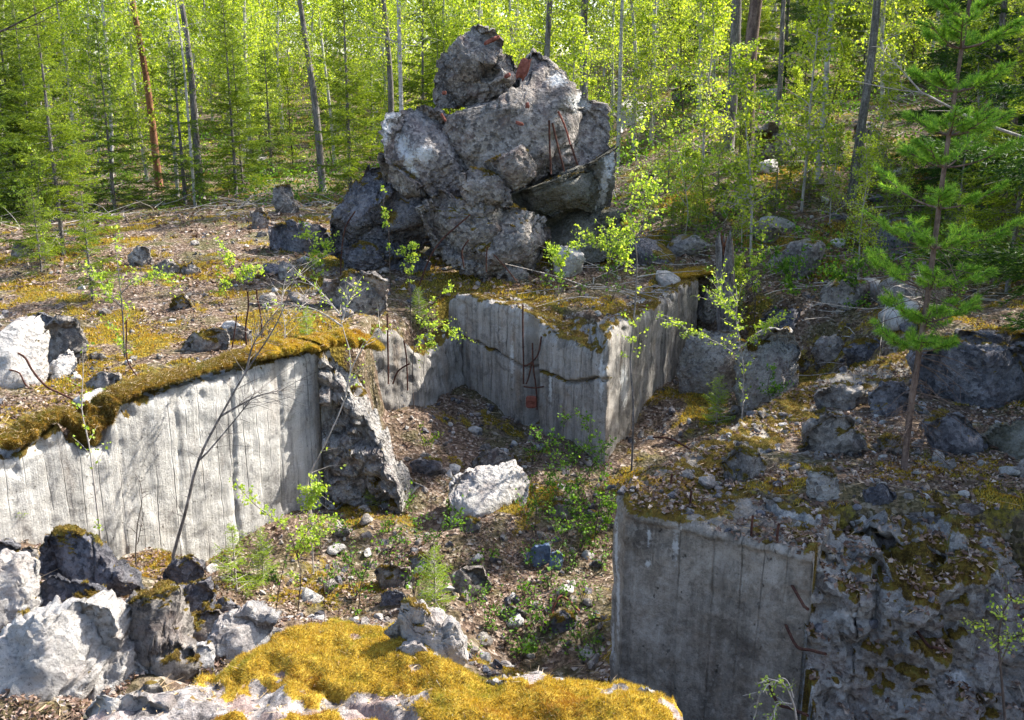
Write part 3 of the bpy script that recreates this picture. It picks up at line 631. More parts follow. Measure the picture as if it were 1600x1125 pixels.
traced('boulder', [(795,307),(863,277),(930,250),(962,228),(960,270),(952,312),(937,336),(900,324),(853,345),(815,342)], YP-.35, 1.9, M['rockolive'], 'overhanging slab under the peaked boulder in the rock pile', sub_=6, seed=8, rough=.03, stain_or_sun=[(950, 255, 10, 30), (942, 295, 7, 40), (935, 325, 6, 12)])
traced('boulder', [(840,350),(860,335),(905,318),(940,330),(965,345),(985,330),(990,380),(950,400),(900,408),(850,400)], YP-.1, 1.8, M['rockolive'], 'brown stained slab at the foot of the rock pile on the right', sub_=5, seed=9, rough=.04)
traced('boulder', [(645,322),(690,300),(735,312),(770,318),(808,328),(822,350),(795,385),(765,420),(730,425),(695,408),(672,372)], YP-1.0, 1.5, M['rock'], 'cracked boulder at the centre foot of the rock pile', sub_=6, seed=10, rough=.06)
traced('boulder', [(768,330),(800,330),(845,345),(862,360),(856,392),(830,424),(785,440),(745,430),(738,390)], YP-1.05, 1.4, M['rock'], 'dark boulder resting on the middle block at the foot of the rock pile', sub_=6, seed=11, rough=.05, face=(.2, .2))
traced('boulder', [(590,235),(615,250),(645,270),(665,292),(690,300),(668,325),(625,300),(600,280)], YP-.6, 1.5, M['rock'], 'jagged block below the white streaked boulder', sub_=5, seed=12, rough=.06)
traced('boulder', [(600,262),(640,285),(690,300),(720,320),(700,380),(672,378),(640,396),(590,395),(565,370),(580,300)], YP-.35, 1.9, M['rockdark'], 'dark hollowed boulder at the lower left of the rock pile', sub_=6, seed=13, rough=.09)
traced('boulder', [(512,395),(518,345),(545,300),(575,262),(600,262),(615,300),(600,340),(590,380),(560,398),(530,405)], YP-.5, 1.6, M['rockdark'], 'dark sloping rock with moss on its crest at the left edge of the rock pile', sub_=6, seed=14, rough=.08)
traced('boulder', [(690,250),(800,270),(930,250),(960,300),(960,380),(850,400),(700,400),(620,380),(620,300)], YP+.9, 1.8, M['rockdark'], 'shadowed core rock deep inside the rock pile', sub_=5, seed=15, rough=.05)  # filler rock, its dark colour stands in for shade in the pile's cavities
traced('boulder', [(905,385),(880,382),(868,392),(866,425),(880,432),(908,428),(912,405)], YP-1.3, .4, M['rockpale'], 'small pale rock under the slab beside the dark cavity', sub_=4, seed=16)
traced('boulder', [(535,388),(560,380),(590,392),(600,410),(585,422),(540,418)], YP-1.0, .7, M['rockdark'], 'flat dark rock at the foot of the mossy crested rock', sub_=5, seed=17)
FK = .5
for k, (pts, th, mt, lb) in enumerate([
    ([(505,440),(540,424),(580,425),(602,440),(600,470),(580,490),(540,492),(505,480)], .9, 'rock', 'rounded grey boulder between the left wall and the middle block'),
    ([(612,400),(650,398),(672,410),(668,428),(630,430),(608,420)], .5, 'rockdark', 'low dark stone in front of the cavity under the rock pile'),
    ([(790,412),(812,415),(824,428),(818,440),(796,440)], .3, 'rock', 'small jagged stone on the left rim of the middle block'),
    ([(428,295),(452,291),(472,330),(455,337),(432,326)], .5, 'rock', 'upright square block standing on the terrace left of the rock pile'),
    ([(392,330),(410,326),(420,345),(416,360),(396,358)], .4, 'rock', 'small block at the foot of the upright square block'),
    ([(400,243),(412,245),(416,272),(398,274)], .4, 'rockpale', 'pale upright stone at the edge of the spruces'),
    ([(420,352),(455,345),(500,350),(520,375),(510,398),(460,395),(425,380)], .8, 'rockdark', 'long dark rock left of the mossy crested rock'),
    ([(20,382),(35,380),(50,388),(48,404),(22,404)], .4, 'rock', 'small grey stone at the far left of the terrace'),
    ([(200,400),(215,386),(234,388),(238,410),(222,420),(204,416)], .4, 'rock', 'leftmost of the three flat stones on the middle of the terrace'),
    ([(240,415),(262,406),(282,420),(284,434),(250,434)], .35, 'rock', 'middle of the three flat stones on the terrace'),
    ([(283,420),(300,411),(314,424),(308,434),(285,434)], .3, 'rock', 'rightmost of the three flat stones on the terrace'),
    ([(285,540),(300,522),(330,515),(352,517),(356,540),(335,550),(300,552)], .4, 'rock', 'dark squared stone near the moss edge of the left wall'),
    ([(352,516),(375,510),(392,518),(390,535),(360,538)], .3, 'rock', 'squat stone beside the pair of upright iron rods'),
    ([(-10,530),(8,512),(30,508),(50,528),(63,585),(52,606),(20,612),(-10,600)], .7, 'rockpale', 'tall pale boulder at the left edge of the terrace'),
    ([(38,500),(60,493),(84,500),(82,535),(70,560),(52,548)], .55, 'rockdark', 'dark rock behind the tall pale boulder'),
    ([(75,510),(95,495),(115,500),(133,540),(125,562),(100,575),(78,560),(70,535)], .6, 'rock', 'pink flanked boulder right of the dark rock on the terrace'),
    ([(78,572),(95,555),(112,565),(118,585),(90,592)], .3, 'rockpale', 'small white stone at the foot of the pink flanked boulder'),
    ([(135,598),(160,582),(185,586),(196,600),(180,612),(145,612)], .35, 'rock', 'flat grey stone near the moss overhang of the left wall'),
    ([(0,585),(20,578),(34,590),(30,602),(2,602)], .3, 'rockdark', 'dark stone in front of the tall pale boulder'),
    ([(268,470),(290,462),(300,475),(294,486),(270,484)], .3, 'rock', 'stone beside the rust brown patch on the terrace'),
    ]): gtraced('rock', pts, th, M[mt], lb, seed=30+k)
# right-hand rocks
for k, (pts, th, mt, lb) in enumerate([
    ([(1060,575),(1080,532),(1100,518),(1150,518),(1168,560),(1162,612),(1120,630),(1082,628),(1062,605)], 1.0, 'broken', 'large upright rock with two small holes closing the passage behind the middle block'),
    ([(1150,535),(1200,512),(1236,520),(1246,560),(1238,600),(1212,635),(1165,640),(1148,590)], 1.0, 'broken', 'large mossy topped rock right of the rock with two holes'),
    ([(1188,500),(1215,480),(1250,482),(1266,505),(1258,530),(1200,532)], .7, 'rockdark', 'dark rock standing behind the mossy topped rock'),
    ([(1220,570),(1245,560),(1268,568),(1262,590),(1228,592)], .4, 'rock', 'mossy slab edge between the passage and the right block'),
    ([(1270,548),(1285,528),(1310,525),(1322,545),(1318,570),(1278,572)], .5, 'rock', 'knobbly stone at the back of the right block'),
    ([(1322,548),(1360,533),(1420,535),(1425,565),(1380,576),(1330,572)], .6, 'rockdark', 'wide low rock behind the small pine'),
    ([(1435,570),(1450,548),(1490,538),(1560,545),(1615,538),(1620,625),(1560,645),(1500,632),(1455,612)], 1.3, 'rockdark', 'huge dark overhanging rock at the right edge'),
    ([(1500,515),(1560,525),(1620,520),(1620,560),(1550,560),(1495,545)], .9, 'rockdark', 'slab lying on top of the huge dark rock'),
    ([(1257,668),(1290,645),(1330,652),(1345,690),(1378,702),(1376,716),(1300,718),(1262,696)], .6, 'rock', 'broad angular rock in the middle of the right block top'),
    ([(1275,618),(1300,604),(1340,606),(1362,625),(1350,645),(1290,642)], .45, 'rock', 'grey rock behind the broad angular rock'),
    ([(1362,618),(1380,598),(1412,596),(1425,630),(1405,655),(1370,650)], .45, 'rockdark', 'bluish slab leaning beside the pine trunk'),
    ([(1128,722),(1150,702),(1188,710),(1198,742),(1168,756),(1142,750)], .35, 'rock', 'pale topped loose stone on the front part of the right block'),
    ([(1148,740),(1160,738),(1168,752),(1150,756)], .12, 'rock', 'small stone leaning on the pale topped loose stone'),
    ([(1538,684),(1560,669),(1620,664),(1620,724),(1572,718),(1545,702)], .7, 'rockolive', 'smooth olive boulder at the right edge'),
    ([(1448,665),(1475,650),(1510,655),(1535,690),(1520,718),(1480,715),(1455,690)], .5, 'rockdark', 'flat dark rock left of the smooth olive boulder'),
    ([(1578,735),(1600,722),(1620,722),(1620,752),(1585,752)], .35, 'rock', 'pale stone under the smooth olive boulder'),
    ([(1375,690),(1400,680),(1420,700),(1412,712),(1380,712)], .3, 'rock', 'stone at the right end of the broad angular rock'),
    ([(1352,770),(1375,758),(1400,775),(1392,795),(1365,790)], .22, 'rockdark', 'oblong dark stone below the pine'),
    ([(1130,797),(1148,793),(1164,802),(1160,814),(1138,814)], .14, 'rock', 'round stone near the front rim of the right block'),
    ([(1366,880),(1385,868),(1405,868),(1412,900),(1415,930),(1395,925),(1372,900)], .25, 'broken', 'oblong chunk stuck in the broken face of the right block'),
    ([(1300,790),(1320,785),(1332,815),(1360,860),(1345,870),(1312,840)], .2, 'broken', 'ragged ridge of bare concrete between moss tongues on the right block'),
    ([(1262,742),(1290,735),(1312,750),(1300,785),(1272,778)], .2, 'broken', 'flat patch of bare concrete rubble behind the moss tongues'),
    ([(1170,205),(1200,195),(1235,205),(1255,240),(1240,262),(1190,255),(1170,235)], 1.3, 'rock', 'grey boulder on the slope among the birch trunks'),
    ([(958,168),(985,152),(1012,160),(1042,172),(1035,190),(1000,200),(965,195)], 1.6, 'rockpale', 'sunlit pale rock behind the right shoulder of the rock pile'),
    ([(1050,140),(1090,125),(1120,130),(1125,150),(1085,160),(1060,165)], 1.2, 'rock', 'tilted slab high on the slope'),
    ([(1270,235),(1300,225),(1320,240),(1310,262),(1275,262)], 1.0, 'rockdark', 'dark boulder on the slope behind the small spruce'),
    ([(1335,195),(1360,190),(1375,205),(1365,222),(1338,220)], 1.0, 'rock', 'rounded rock on the slope left of the pine'),
    ]): gtraced('rock', pts, th, M[mt], lb, seed=60+k, rough=.06)
# pit and foreground rocks
FK = .36
for k, (pts, th, mt, lb, sb, ct) in enumerate([
    ([(705,762),(730,745),(770,742),(802,738),(824,765),(820,795),(790,806),(740,812),(714,798)], .75, 'rockpale', 'big white sunlit boulder in the middle of the pit', 6, 8),
    ([(738,720),(752,706),(785,702),(806,718),(806,742),(745,746)], .45, 'rock', 'pale cracked stone behind the white boulder', 5, 8),
    ([(718,812),(735,810),(752,815),(748,832),(726,836)], .25, 'rock', 'small stone wedged under the white boulder', 4, 5),
    ([(706,900),(725,886),(755,888),(765,915),(752,940),(720,938)], .4, 'rock', 'round grey stone on the pit floor right of the fresh spruce', 5, 7),
    ([(588,895),(612,880),(640,888),(645,915),(600,925)], .35, 'rock', 'angular stone on the pit floor left of the fresh spruce', 5, 7),
    ([(640,875),(660,868),(675,880),(668,896),(645,894)], .2, 'rock', 'small bright stone above the fresh spruce', 4, 5),
    ([(596,930),(620,920),(640,935),(625,950),(600,948)], .3, 'rockdark', 'dark stone beside the fresh spruce', 4, 5),
    ([(572,760),(600,745),(640,748),(662,765),(655,785),(600,788)], .5, 'broken', 'broken lump at the foot of the jagged wall end', 5, 7),
    ([(640,725),(660,716),(688,720),(690,745),(655,748)], .3, 'rockdark', 'dark lump right of the jagged wall end', 4, 5),
    ([(820,878),(822,870),(836,853),(856,853),(860,862),(857,885),(845,892),(828,888)], .22, 'rockblue', 'blue slate stone with a cracked flat face', 5, 6),
    ([(859,880),(862,866),(872,861),(879,868),(876,884),(862,893)], .16, 'rockblue', 'rounded blue slate piece split off the larger blue stone', 4, 3),
    ([(850,800),(870,790),(905,795),(908,812),(860,815)], .3, 'rock', 'pale stone behind the blue stone', 4, 5),
    ([(780,960),(800,950),(822,960),(815,980),(785,978)], .25, 'rock', 'grey stone low on the shaded pit floor', 4, 5),
    ([(862,968),(880,955),(900,970),(892,992),(865,990)], .3, 'rockdark', 'rounded dark stone beside the curved rusty pipe', 4, 5),
    ]): gtraced('rock', pts, th, M[mt], lb, seed=90+k, sub_=sb, cuts=ct, rough=.05)
for k, (pts, th, mt, lb, sb) in enumerate([
    ([(-30,885),(0,876),(30,880),(50,900),(50,945),(35,985),(0,992),(-30,990)], .6, 'rockpale', 'smooth white boulder at the left edge of the foreground', 6),
    ([(-30,1010),(10,985),(60,968),(110,960),(140,965),(165,1000),(172,1030),(140,1060),(110,1105),(40,1120),(-30,1110)], .8, 'rockpale', 'large overexposed pale boulder in the lower left corner', 6),
    ([(135,1080),(150,1045),(175,1022),(200,1035),(228,1072),(210,1095),(150,1105)], .4, 'rockpale', 'wedge shaped pale rock right of the corner boulder', 6),
    ([(170,985),(200,945),(250,925),(280,925),(285,990),(290,1020),(240,1040),(205,1060),(185,1030)], .5, 'rock', 'lichen covered rock with a moss spot in the foreground pile', 6),
    ([(230,1035),(240,1012),(275,1005),(300,1015),(302,1045),(275,1065),(245,1060)], .3, 'rock', 'squat grey stone in front of the lichen covered rock', 5),
    ([(296,1030),(305,1013),(325,1015),(332,1035),(310,1045)], .16, 'rockpale', 'small white stone right of the squat grey stone', 5),
    ([(283,985),(300,962),(340,955),(352,975),(330,1015),(290,1010)], .35, 'rock', 'broken grey stone between the lichen covered rock and the white slab', 5),
    ([(325,1025),(335,985),(350,958),(390,955),(430,975),(415,1010),(370,1040)], .45, 'rockpale', 'white lichen slab at the upper edge of the mossy slab', 6),
    ([(58,858),(75,842),(110,838),(150,855),(190,880),(235,925),(220,945),(160,940),(110,920),(62,905)], .7, 'rockdark', 'long dark rock sloping in front of the left wall', 6),
    ([(45,920),(90,905),(140,920),(190,945),(205,965),(150,985),(90,975),(50,960)], .5, 'rockdark', 'moss spotted dark slab behind the white boulders', 6),
    ([(255,900),(270,878),(295,870),(315,885),(318,910),(280,925),(258,922)], .4, 'rockdark', 'dark speckled top stone of the pair near the wall foot', 5),
    ([(275,930),(300,912),(325,905),(334,930),(322,955),(290,965)], .35, 'rockdark', 'lower stone of the pair near the wall foot', 5),
    ([(-20,850),(5,845),(28,852),(26,875),(-20,880)], .35, 'rockdark', 'blue grey stone at the left edge behind the white boulder', 4),
    ([(25,862),(45,855),(62,870),(55,885),(28,884)], .3, 'rock', 'brownish stone beside the blue grey stone at the left edge', 4),
    ([(320,945),(350,938),(372,950),(360,965),(325,962)], .25, 'rockdark', 'dark stone behind the white lichen slab', 4),
    ]): gtraced('rock', pts, th, M[mt], lb, seed=120+k, sub_=sb, rough=.045, cuts=8)

# what lies on the block tops rests on the concrete
from mathutils.bvhtree import BVHTree
BV = []
for nm_ in ('block_body', 'block_body.001', 'broken_face'):
    o_ = bpy.data.objects[nm_]; L_ = np.array(o_.parent.location); V_ = np.empty(len(o_.data.vertices)*3, np.float32); o_.data.vertices.foreach_get('co', V_); V_ = V_.reshape(-1, 3)+L_
    BV.append((BVHTree.FromPolygons(V_.tolist(), [list(q.vertices) for q in o_.data.polygons]), V_.min(0), V_.max(0)))
def surf(x, y):
    x = np.atleast_1d(x); y = np.atleast_1d(y); z = terr(x, y); dn = Vector((0, 0, -1))
    for t_, lo_, hi_ in BV:
        for i in np.nonzero((x > lo_[0]) & (x < hi_[0]) & (y > lo_[1]) & (y < hi_[1]))[0]:
            h_ = t_.ray_cast(Vector((x[i], y[i], 4.2)), dn)
            if h_[0] is not None and h_[0].z > z[i] and h_[1].z > .7: z[i] = h_[0].z
    return z

# generic stones: protos then copies
def stone_proto(seed, sb=3):
    rs = np.random.RandomState(seed); D, T = ICO[sb]; Q = D*np.array([1, rs.uniform(.65, 1), rs.uniform(.5, .8)])
    for k in range(9):
        n = rs.normal(size=3); n /= np.linalg.norm(n); e = Q@n-rs.uniform(.35, .7); Q = Q-np.maximum(e, 0)[:, None]*n*.95
    Q = Q+(Q/np.linalg.norm(Q, axis=1)[:, None])*(.06*fbm(Q+seed, 1.5, 3)+.25*facets(Q, .7, seed)+.03*ridge(Q+seed, 4, 2))[:, None]
    return Q, T
def stone_mesh(k, mt):
    Q, T = stone_proto(k); N = vnormals(Q, T); return mesh_from('stone', Q, T, M[mt], attrs={'moss': moss_of(Q, N, Q*.3+k, MOSSY.get(M[mt].name, 0)-.05)})
STP = {}
for mt in ('rock', 'rockdark', 'rockpale', 'broken'):
    STP[mt] = [stone_mesh(200+k, mt) for k in range(7)]
ZONES = [  # (group, place phrase, pixel box, count, sizes, materials)
    ('rubble on the pit floor', 'among dead leaves on the pit floor', (480, 640, 950, 1050), 66, (.05, .14), ('rock', 'rock', 'rockdark', 'rockpale')),
    ('rubble on the right block', 'on the mossy top of the right block', (1060, 600, 1590, 860), 60, (.04, .13), ('rock', 'rock', 'rockdark', 'broken')),
    ('rubble on the left terrace', 'on the sunlit mossy left terrace', (0, 380, 560, 640), 55, (.05, .13), ('rock', 'rockpale', 'rock')),
    ('rubble on the middle block', 'on the mossy top of the middle block', (830, 420, 1080, 500), 10, (.04, .09), ('rock', 'rockpale')),
    ('stones in the foreground pile', 'in the gaps of the foreground rock pile', (0, 850, 420, 1100), 26, (.05, .11), ('rock', 'rockdark', 'rockpale')),
    ('stones on the wooded slope', 'on the leafy slope behind the passage', (980, 120, 1580, 520), 50, (.15, .7), ('rock', 'rockdark', 'rock', 'rockpale')),
    ('stones around the foot of the rock pile', 'around the foot of the rock pile', (380, 330, 700, 500), 22, (.1, .3), ('rock', 'rockdark')),
]
LOOK = {'rock': 'grey rubble stone', 'rockdark': 'dark lichen covered stone', 'rockpale': 'pale whitish stone', 'broken': 'chunk of broken concrete'}
rs = np.random.RandomState(5)
for gname, lb, b, cnt, (s0, s1), mts in ZONES:
    for k in range(cnt):
        g = ground(rs.uniform(b[0], b[2]), rs.uniform(b[1], b[3])); g[2] = surf(g[0], g[1])[0]; s = s0+(s1-s0)*rs.uniform()**2.2; mt = mts[rs.randint(len(mts))]
        o = obj('stone', STP[mt][rs.randint(7)], None, g+np.array([0, 0, s*.15]))
        o.scale = (s, s*rs.uniform(.7, 1.2), s*rs.uniform(.6, 1.)); o.rotation_euler = (rs.uniform(-.4, .4), rs.uniform(-.4, .4), rs.uniform(0, 6.3))
        tag(o, LOOK[mt]+' '+lb, 'stone', gname)
SHADE = [(6.4, 9.7, 1.2), (7.3, 8.4, 1.15), (9.2, 10, 1.4), (8.0, 7.5, 1.1), (11.5, 11.2, 1.4), (9.9, 18.3, 1.3), (11.6, 20.3, 1.3), (13, 23, 1.4)]
# gravel: far too many to count
def stuff_merge(name, mats, items, label, cat):
    """items: (mesh V,T,material index) placed copies merged in one mesh"""
    Vs = []; Ts = []; mi = []; n = 0
    for V, T, k in items:
        Vs.append(V); Ts.append(T+n); mi.append(np.full(len(T), k)); n += len(V)
    me = mesh_from(name, np.concatenate(Vs), np.concatenate(Ts), mats, smooth=False, midx=np.concatenate(mi))
    return tag(obj(name, me), label, cat, kind='stuff')
def low_stone(seed):
    rs = np.random.RandomState(seed); import bmesh
    V, T = ico(1) if seed < 0 else ico(2); Q = V*np.array([1, .8, .6])
    for k in range(9):
        n = rs.normal(size=3); n /= np.linalg.norm(n); e = Q@n-rs.uniform(.22, .5); Q = Q-np.maximum(e, 0)[:, None]*n
    return Q, T
LS = [low_stone(k) for k in range(6)]
rs = np.random.RandomState(11); items = []
def ok_place(x, y, z): return (np.abs(sdf(x, y, PIT)-.09) > .13) | (z > terr(x, y)+.01)
def in_view(n, y0, y1, rs, pw=1.0, mx=.60):
    """points on the land within the wedge in front of the eye, denser near"""
    u = rs.uniform(size=n); y = y0*(y1/y0)**u if pw == 1.0 else y0+(y1-y0)*u**pw
    x = rs.uniform(-mx, mx, n)*y; return x, y
x, y = in_view(17000, 3.2, 26, rs); z = surf(x, y); keep = ok_place(x, y, z); x, y, z = x[keep], y[keep], z[keep]
den = N2(x, y, .9, 3, 2.)+.5*N2(x, y, 4., 2, 2.); keep = (den > .05); x, y, z = x[keep], y[keep], z[keep]
for i in range(len(x)):
    V, T = LS[i % 6]; s = .010+(.045 if x[i] < -2 or y[i] > 14 or z[i] > 2.6 else .075)*rs.uniform()**3*(1+y[i]*.04); a = rs.uniform(0, 6.28); c, q = math.cos(a), math.sin(a)
    R = np.array([[c, -q, 0], [q, c, 0], [0, 0, 1]]); items.append((V@R.T*s*np.array([1, 1, rs.uniform(.6, 1.2)])+[x[i], y[i], z[i]+s*.2], T, (0, 1, 0, 1, 0, 2)[rs.randint(6)]))
stuff_merge('gravel', [M['rock'], M['rockdark'], M['rockpale']], items, 'small gravel and concrete crumbs strewn over the ground', 'gravel')

# dead leaves
def litter(n, y0, y1, size, seed, name, mat, filt=None, lift=.012, fold=.5, asp=.7, flat=.55):
    rs = np.random.RandomState(seed); x, y = in_view(n, y0, y1, rs); z = surf(x, y); k = ok_place(x, y, z)
    if filt is not None: k &= filt(x, y)
    x, y, z = x[k], y[k], z[k]
    return leaf_quads(np.stack([x, y, z+lift+rs.uniform(0, lift, len(x))], 1), size*rs.uniform(.6, 1.3, len(x))*np.clip(y/6, .5, 1), rs, None, fold, asp, flat)
mb = MB()
V, T = litter(115000, 3.1, 17, .042, 21, '', None, lambda x, y: N2(x, y, 1.1, 3, 4.)+.8*N2(x, y, 5., 2, 4.) > .0); mb.add(V, None, T)
V, T = litter(25000, 15, 40, .09, 22, '', None, lambda x, y: N2(x, y, .8, 3, 4.) > -.1, .02); mb.add(V, None, T)
tag(obj('leaf_litter', mb.mesh('leaf_litter', M['litter'], False)), 'pale brown dead leaves covering the pit floor, terrace and slope', 'dead leaves', kind='stuff')
mb = MB(); rs = np.random.RandomState(23)
x, y = in_view(7500, 3.1, 24, rs); z = surf(x, y); k = ok_place(x, y, z); x, y, z = x[k], y[k], z[k]
d = rand_dirs(len(x), rs)*np.array([1, 1, .25]); V, T = needle_tris(np.stack([x, y, z+.01], 1), d, rs.uniform(.05, .22, len(x)), .007, rs); mb.add(V, None, T)
tag(obj('dry_straw', mb.mesh('dry_straw', M['straw'], False)), 'dry grass stalks and needles lying on the ground', 'straw', kind='stuff')

# tufts of moss rising from the ground
def tri_sample(V, F, n, rs, up=None):
    A = V[F[:, 0]]; B = V[F[:, 1]]; C = V[F[:, 2]]; N = np.cross(B-A, C-A); ar = np.linalg.norm(N, axis=1); N = N/(ar[:, None]+1e-12)
    if up is not None: ar = ar*up(N, (A+B+C)/3)
    k = rs.choice(len(F), n, p=ar/ar.sum()); u = rs.uniform(size=(n, 1)); v = rs.uniform(size=(n, 1)); f = u+v > 1; u = np.where(f, 1-u, u); v = np.where(f, 1-v, v)
    return A[k]+(B[k]-A[k])*u+(C[k]-A[k])*v, N[k]
mb = MB(); rs = np.random.RandomState(31)
x, y = in_view(600000, 3.3, 21, rs)
k = gmoss(x, y) > .0; x, y = x[k], y[k]; z = terr(x, y); k = np.abs(sdf(x, y, PIT)-.09) > .14; x, y, z = x[k], y[k], z[k]
cush = .02*sstep(.0, .5, gmoss(x, y)); d = rand_dirs(len(x), rs)*.55+np.array([0, 0, 1.]); d /= np.linalg.norm(d, axis=1)[:, None]
V, T = needle_tris(np.stack([x, y, z+cush-.006], 1), d, .012+.0016*y, .003+.0009*y, rs); mb.add(V, None, T)
tag(obj('moss_tufts', mb.mesh('moss_tufts', M['mossblade'], False)), 'golden moss growing in patches on the ground and on the block tops', 'moss', kind='stuff')

# ------------------------------------------------------------------ moss rolls over the left wall and on the middle block
def moss_roll(path, rv, rh, seed, label, droop=None, nb=26000, mats=('mossbrown', 'mossbladeb'), cat='moss'):
    P = smooth_path(path, 160); rv = np.interp(np.linspace(0, 1, 160), np.linspace(0, 1, len(rv)), rv)
    th = np.linspace(0, 2*math.pi, 29)[:-1]; t = np.gradient(P, axis=0); t[:, 2] = 0; t /= np.linalg.norm(t, axis=1)[:, None]; s = np.stack([t[:, 1], -t[:, 0], t[:, 0]*0], 1)
    V = P[:, None]+rh*np.cos(th)[None, :, None]*s[:, None]+(rv[:, None]*np.sin(th)[None])[..., None]*np.array([0, 0, 1.])
    Nn = (V-P[:, None]); Nn /= np.linalg.norm(Nn, axis=2)[..., None]+1e-9; V = V.reshape(-1, 3); Nn = Nn.reshape(-1, 3)
    hz = rh/np.maximum(rv, .03)
    cl = .82+.35*noise(P*3.+seed)+.25*noise(P*9.+seed); sc2 = np.repeat(cl, len(th)); Pc = np.repeat(P, len(th), 0)
    V = Pc+(V-Pc)*sc2[:, None]*np.array([1, 1, 1.]); V = V+Nn*(np.repeat(rv, len(th))+.03)[:, None]*(.36*fbm(V+seed, 9, 4)+.22*noise(V*20)+.12*noise(V*41))[:, None]
    m = len(th); i = np.arange(159)[:, None]*m; j = np.arange(m)[None]; kk = (j+1) % m; Q = np.stack([i+j, i+kk, i+m+kk, i+m+j], -1).reshape(-1, 4)
    mb = MB(); mb.add(V, Q[:, ::-1]); T = np.concatenate([Q[:, [2, 1, 0]], Q[:, [3, 2, 0]]])
    o = tag(obj('moss_cushion', mb.mesh('moss_cushion', M[mats[0]])), label, cat)
    rs = np.random.RandomState(seed); p, n = tri_sample(V, T, nb, rs)
    d = n+rand_dirs(nb, rs)*.6-np.array([0, 0, .15]); d /= np.linalg.norm(d, axis=1)[:, None]
    V2, T2 = needle_tris(p-n*.004, d, rs.uniform(.012, .045, nb), .006, rs); mb2 = MB(); mb2.add(V2, None, T2)
    k = n[:, 2] > .5; k[k] = rs.uniform(size=k.sum()) < .035; d3 = rand_dirs(k.sum(), rs)*np.array([1, 1, .3]); V3, T3 = needle_tris(p[k]+[0, 0, .012], d3, rs.uniform(.03, .09, k.sum()), .006, rs); obj('dry_needles', mesh_from('dry_needles', V3, T3, M['straw'], smooth=False), o)['kind'] = 'stuff'
    obj('moss_strands', mb2.mesh('moss_strands', M[mats[1]], False), o)
    return o
def wp(px, py, back=.13):                                              # a point on the left wall's rim under a pixel
    s_, z_ = wall_z(px, py); q = LW[0]+dirw*s_-nrmw*back; return np.array([q[0], q[1], z_])
moss_roll([wp(-10, 690), wp(30, 688), wp(62, 668), wp(100, 652), wp(140, 668), wp(168, 655), wp(182, 625), wp(215, 612)], [.07, .08, .07, .055, .19, .22, .05, .03], .22, 41, 'thick brown moss overhang drooping over the near end of the left wall', nb=34000)
moss_roll([wp(190, 618), wp(240, 602), wp(300, 586), wp(350, 572), wp(380, 560), wp(400, 556)], [.03, .035, .022, .035, .03, .02], .22, 42, 'long narrow brown moss roll along the middle of the left wall top')
moss_roll([wp(405, 556), wp(440, 545), wp(470, 542), wp(492, 542)], [.03, .07, .06, .02], .24, 43, 'short golden moss roll hanging over the far part of the left wall', nb=16000, mats=('moss', 'mossblade'))
moss_roll([wp(495, 538, .12), wp(530, 530, .1), wp(558, 530, .0), wp(582, 536, -.12)], [.04, .09, .10, .03], .26, 44, 'plump golden moss cushion at the end of the left wall', nb=24000, mats=('moss', 'mossblade'))
moss_roll([at_z(1000, 425, 3.1), at_z(1040, 432, 3.12), at_z(1080, 425, 3.1), at_z(1105, 415, 3.1)], [.03, .06, .06, .03], .28, 45, 'bright yellow moss cushion at the back corner of the middle block', nb=16000, mats=('moss', 'mossblade'))

# ------------------------------------------------------------------ foreground slab
slab_px = [(60, 1160), (110, 1118), (170, 1098), (250, 1072), (330, 1040), (380, 1010), (395, 992), (440, 975), (480, 962), (540, 968), (600, 975), (650, 985), (700, 1010), (722, 1030), (770, 1045), (830, 1050), (900, 1058), (960, 1052), (1005, 1062), (1050, 1090), (1085, 1160)]
ZS = 4.36
poly = [tuple(at_z(px, py, ZS)[:2]) for px, py in slab_px]+[(.9, 1.2), (-1.6, 1.2)]
gx2 = np.arange(-1.9, 1.2, .0125); gy2 = np.arange(1.1, 3.5, .0125); SX, SY = np.meshgrid(gx2, gy2, indexing='ij'); sx, sy = SX.ravel(), SY.ravel()
# slightly ragged outline
sd = -sdf(sx, sy, poly)+.03*N2(sx, sy, 4., 3, 3.)
h = ZS+.02+.05*sstep(-.2, .3, sx)+.04*N2(sx, sy, 2.2, 4, 1.)+.028*N2(sx, sy, 7, 3, 2.)+.010*N2(sx, sy, 26, 2, 4.)
h = h-.05*sstep(.14, 0., sd)**1.5
kd = sstep(.02, -.02, sd); h = h*(1-kd)+(h-.45)*kd
h = h-.035*np.exp(-((sy-(2.25-.35*sx+.05*np.sin(sx*9)))/.014)**2)*sstep(-.9, -.5, sx)*sstep(.2, -.2, sx)     # long crack
inside = (sd > -.09).reshape(SX.shape)
Fg = grid_faces(len(gx2), len(gy2)); ok = inside.ravel()[Fg].all(1); Fg = Fg[ok]
used = np.unique(Fg); rem = np.full(len(sx), -1); rem[used] = np.arange(len(used)); SV = np.stack([sx, sy, h], 1)[used]; Fg = rem[Fg]
mm = NT('mossy_slab_top'); p = mm.pos(); n1 = mm.noise(p, 3.2, 6, .65, .2); n2 = mm.noise(p, 22., 6, .75); n3 = mm.noise(p, 90., 4, .8)
rockc = mm.cr(n2, [(.36, (.08, .072, .07)), (.5, (.28, .25, .235)), (.64, (.55, .51, .48))])
rockc = mm.mix(mm.ramp(mm.noise(p, 5., 4), .5, .6, 0., .5), rockc, (.42, .27, .23))
mossc = mm.cr(mm.math('ADD', mm.math('MULTIPLY', n2, .6), mm.math('MULTIPLY', n3, .4)), [(.36, (.10, .06, .012)), (.48, (.30, .19, .025)), (.56, (.48, .33, .05)), (.66, (.30, .29, .05))])
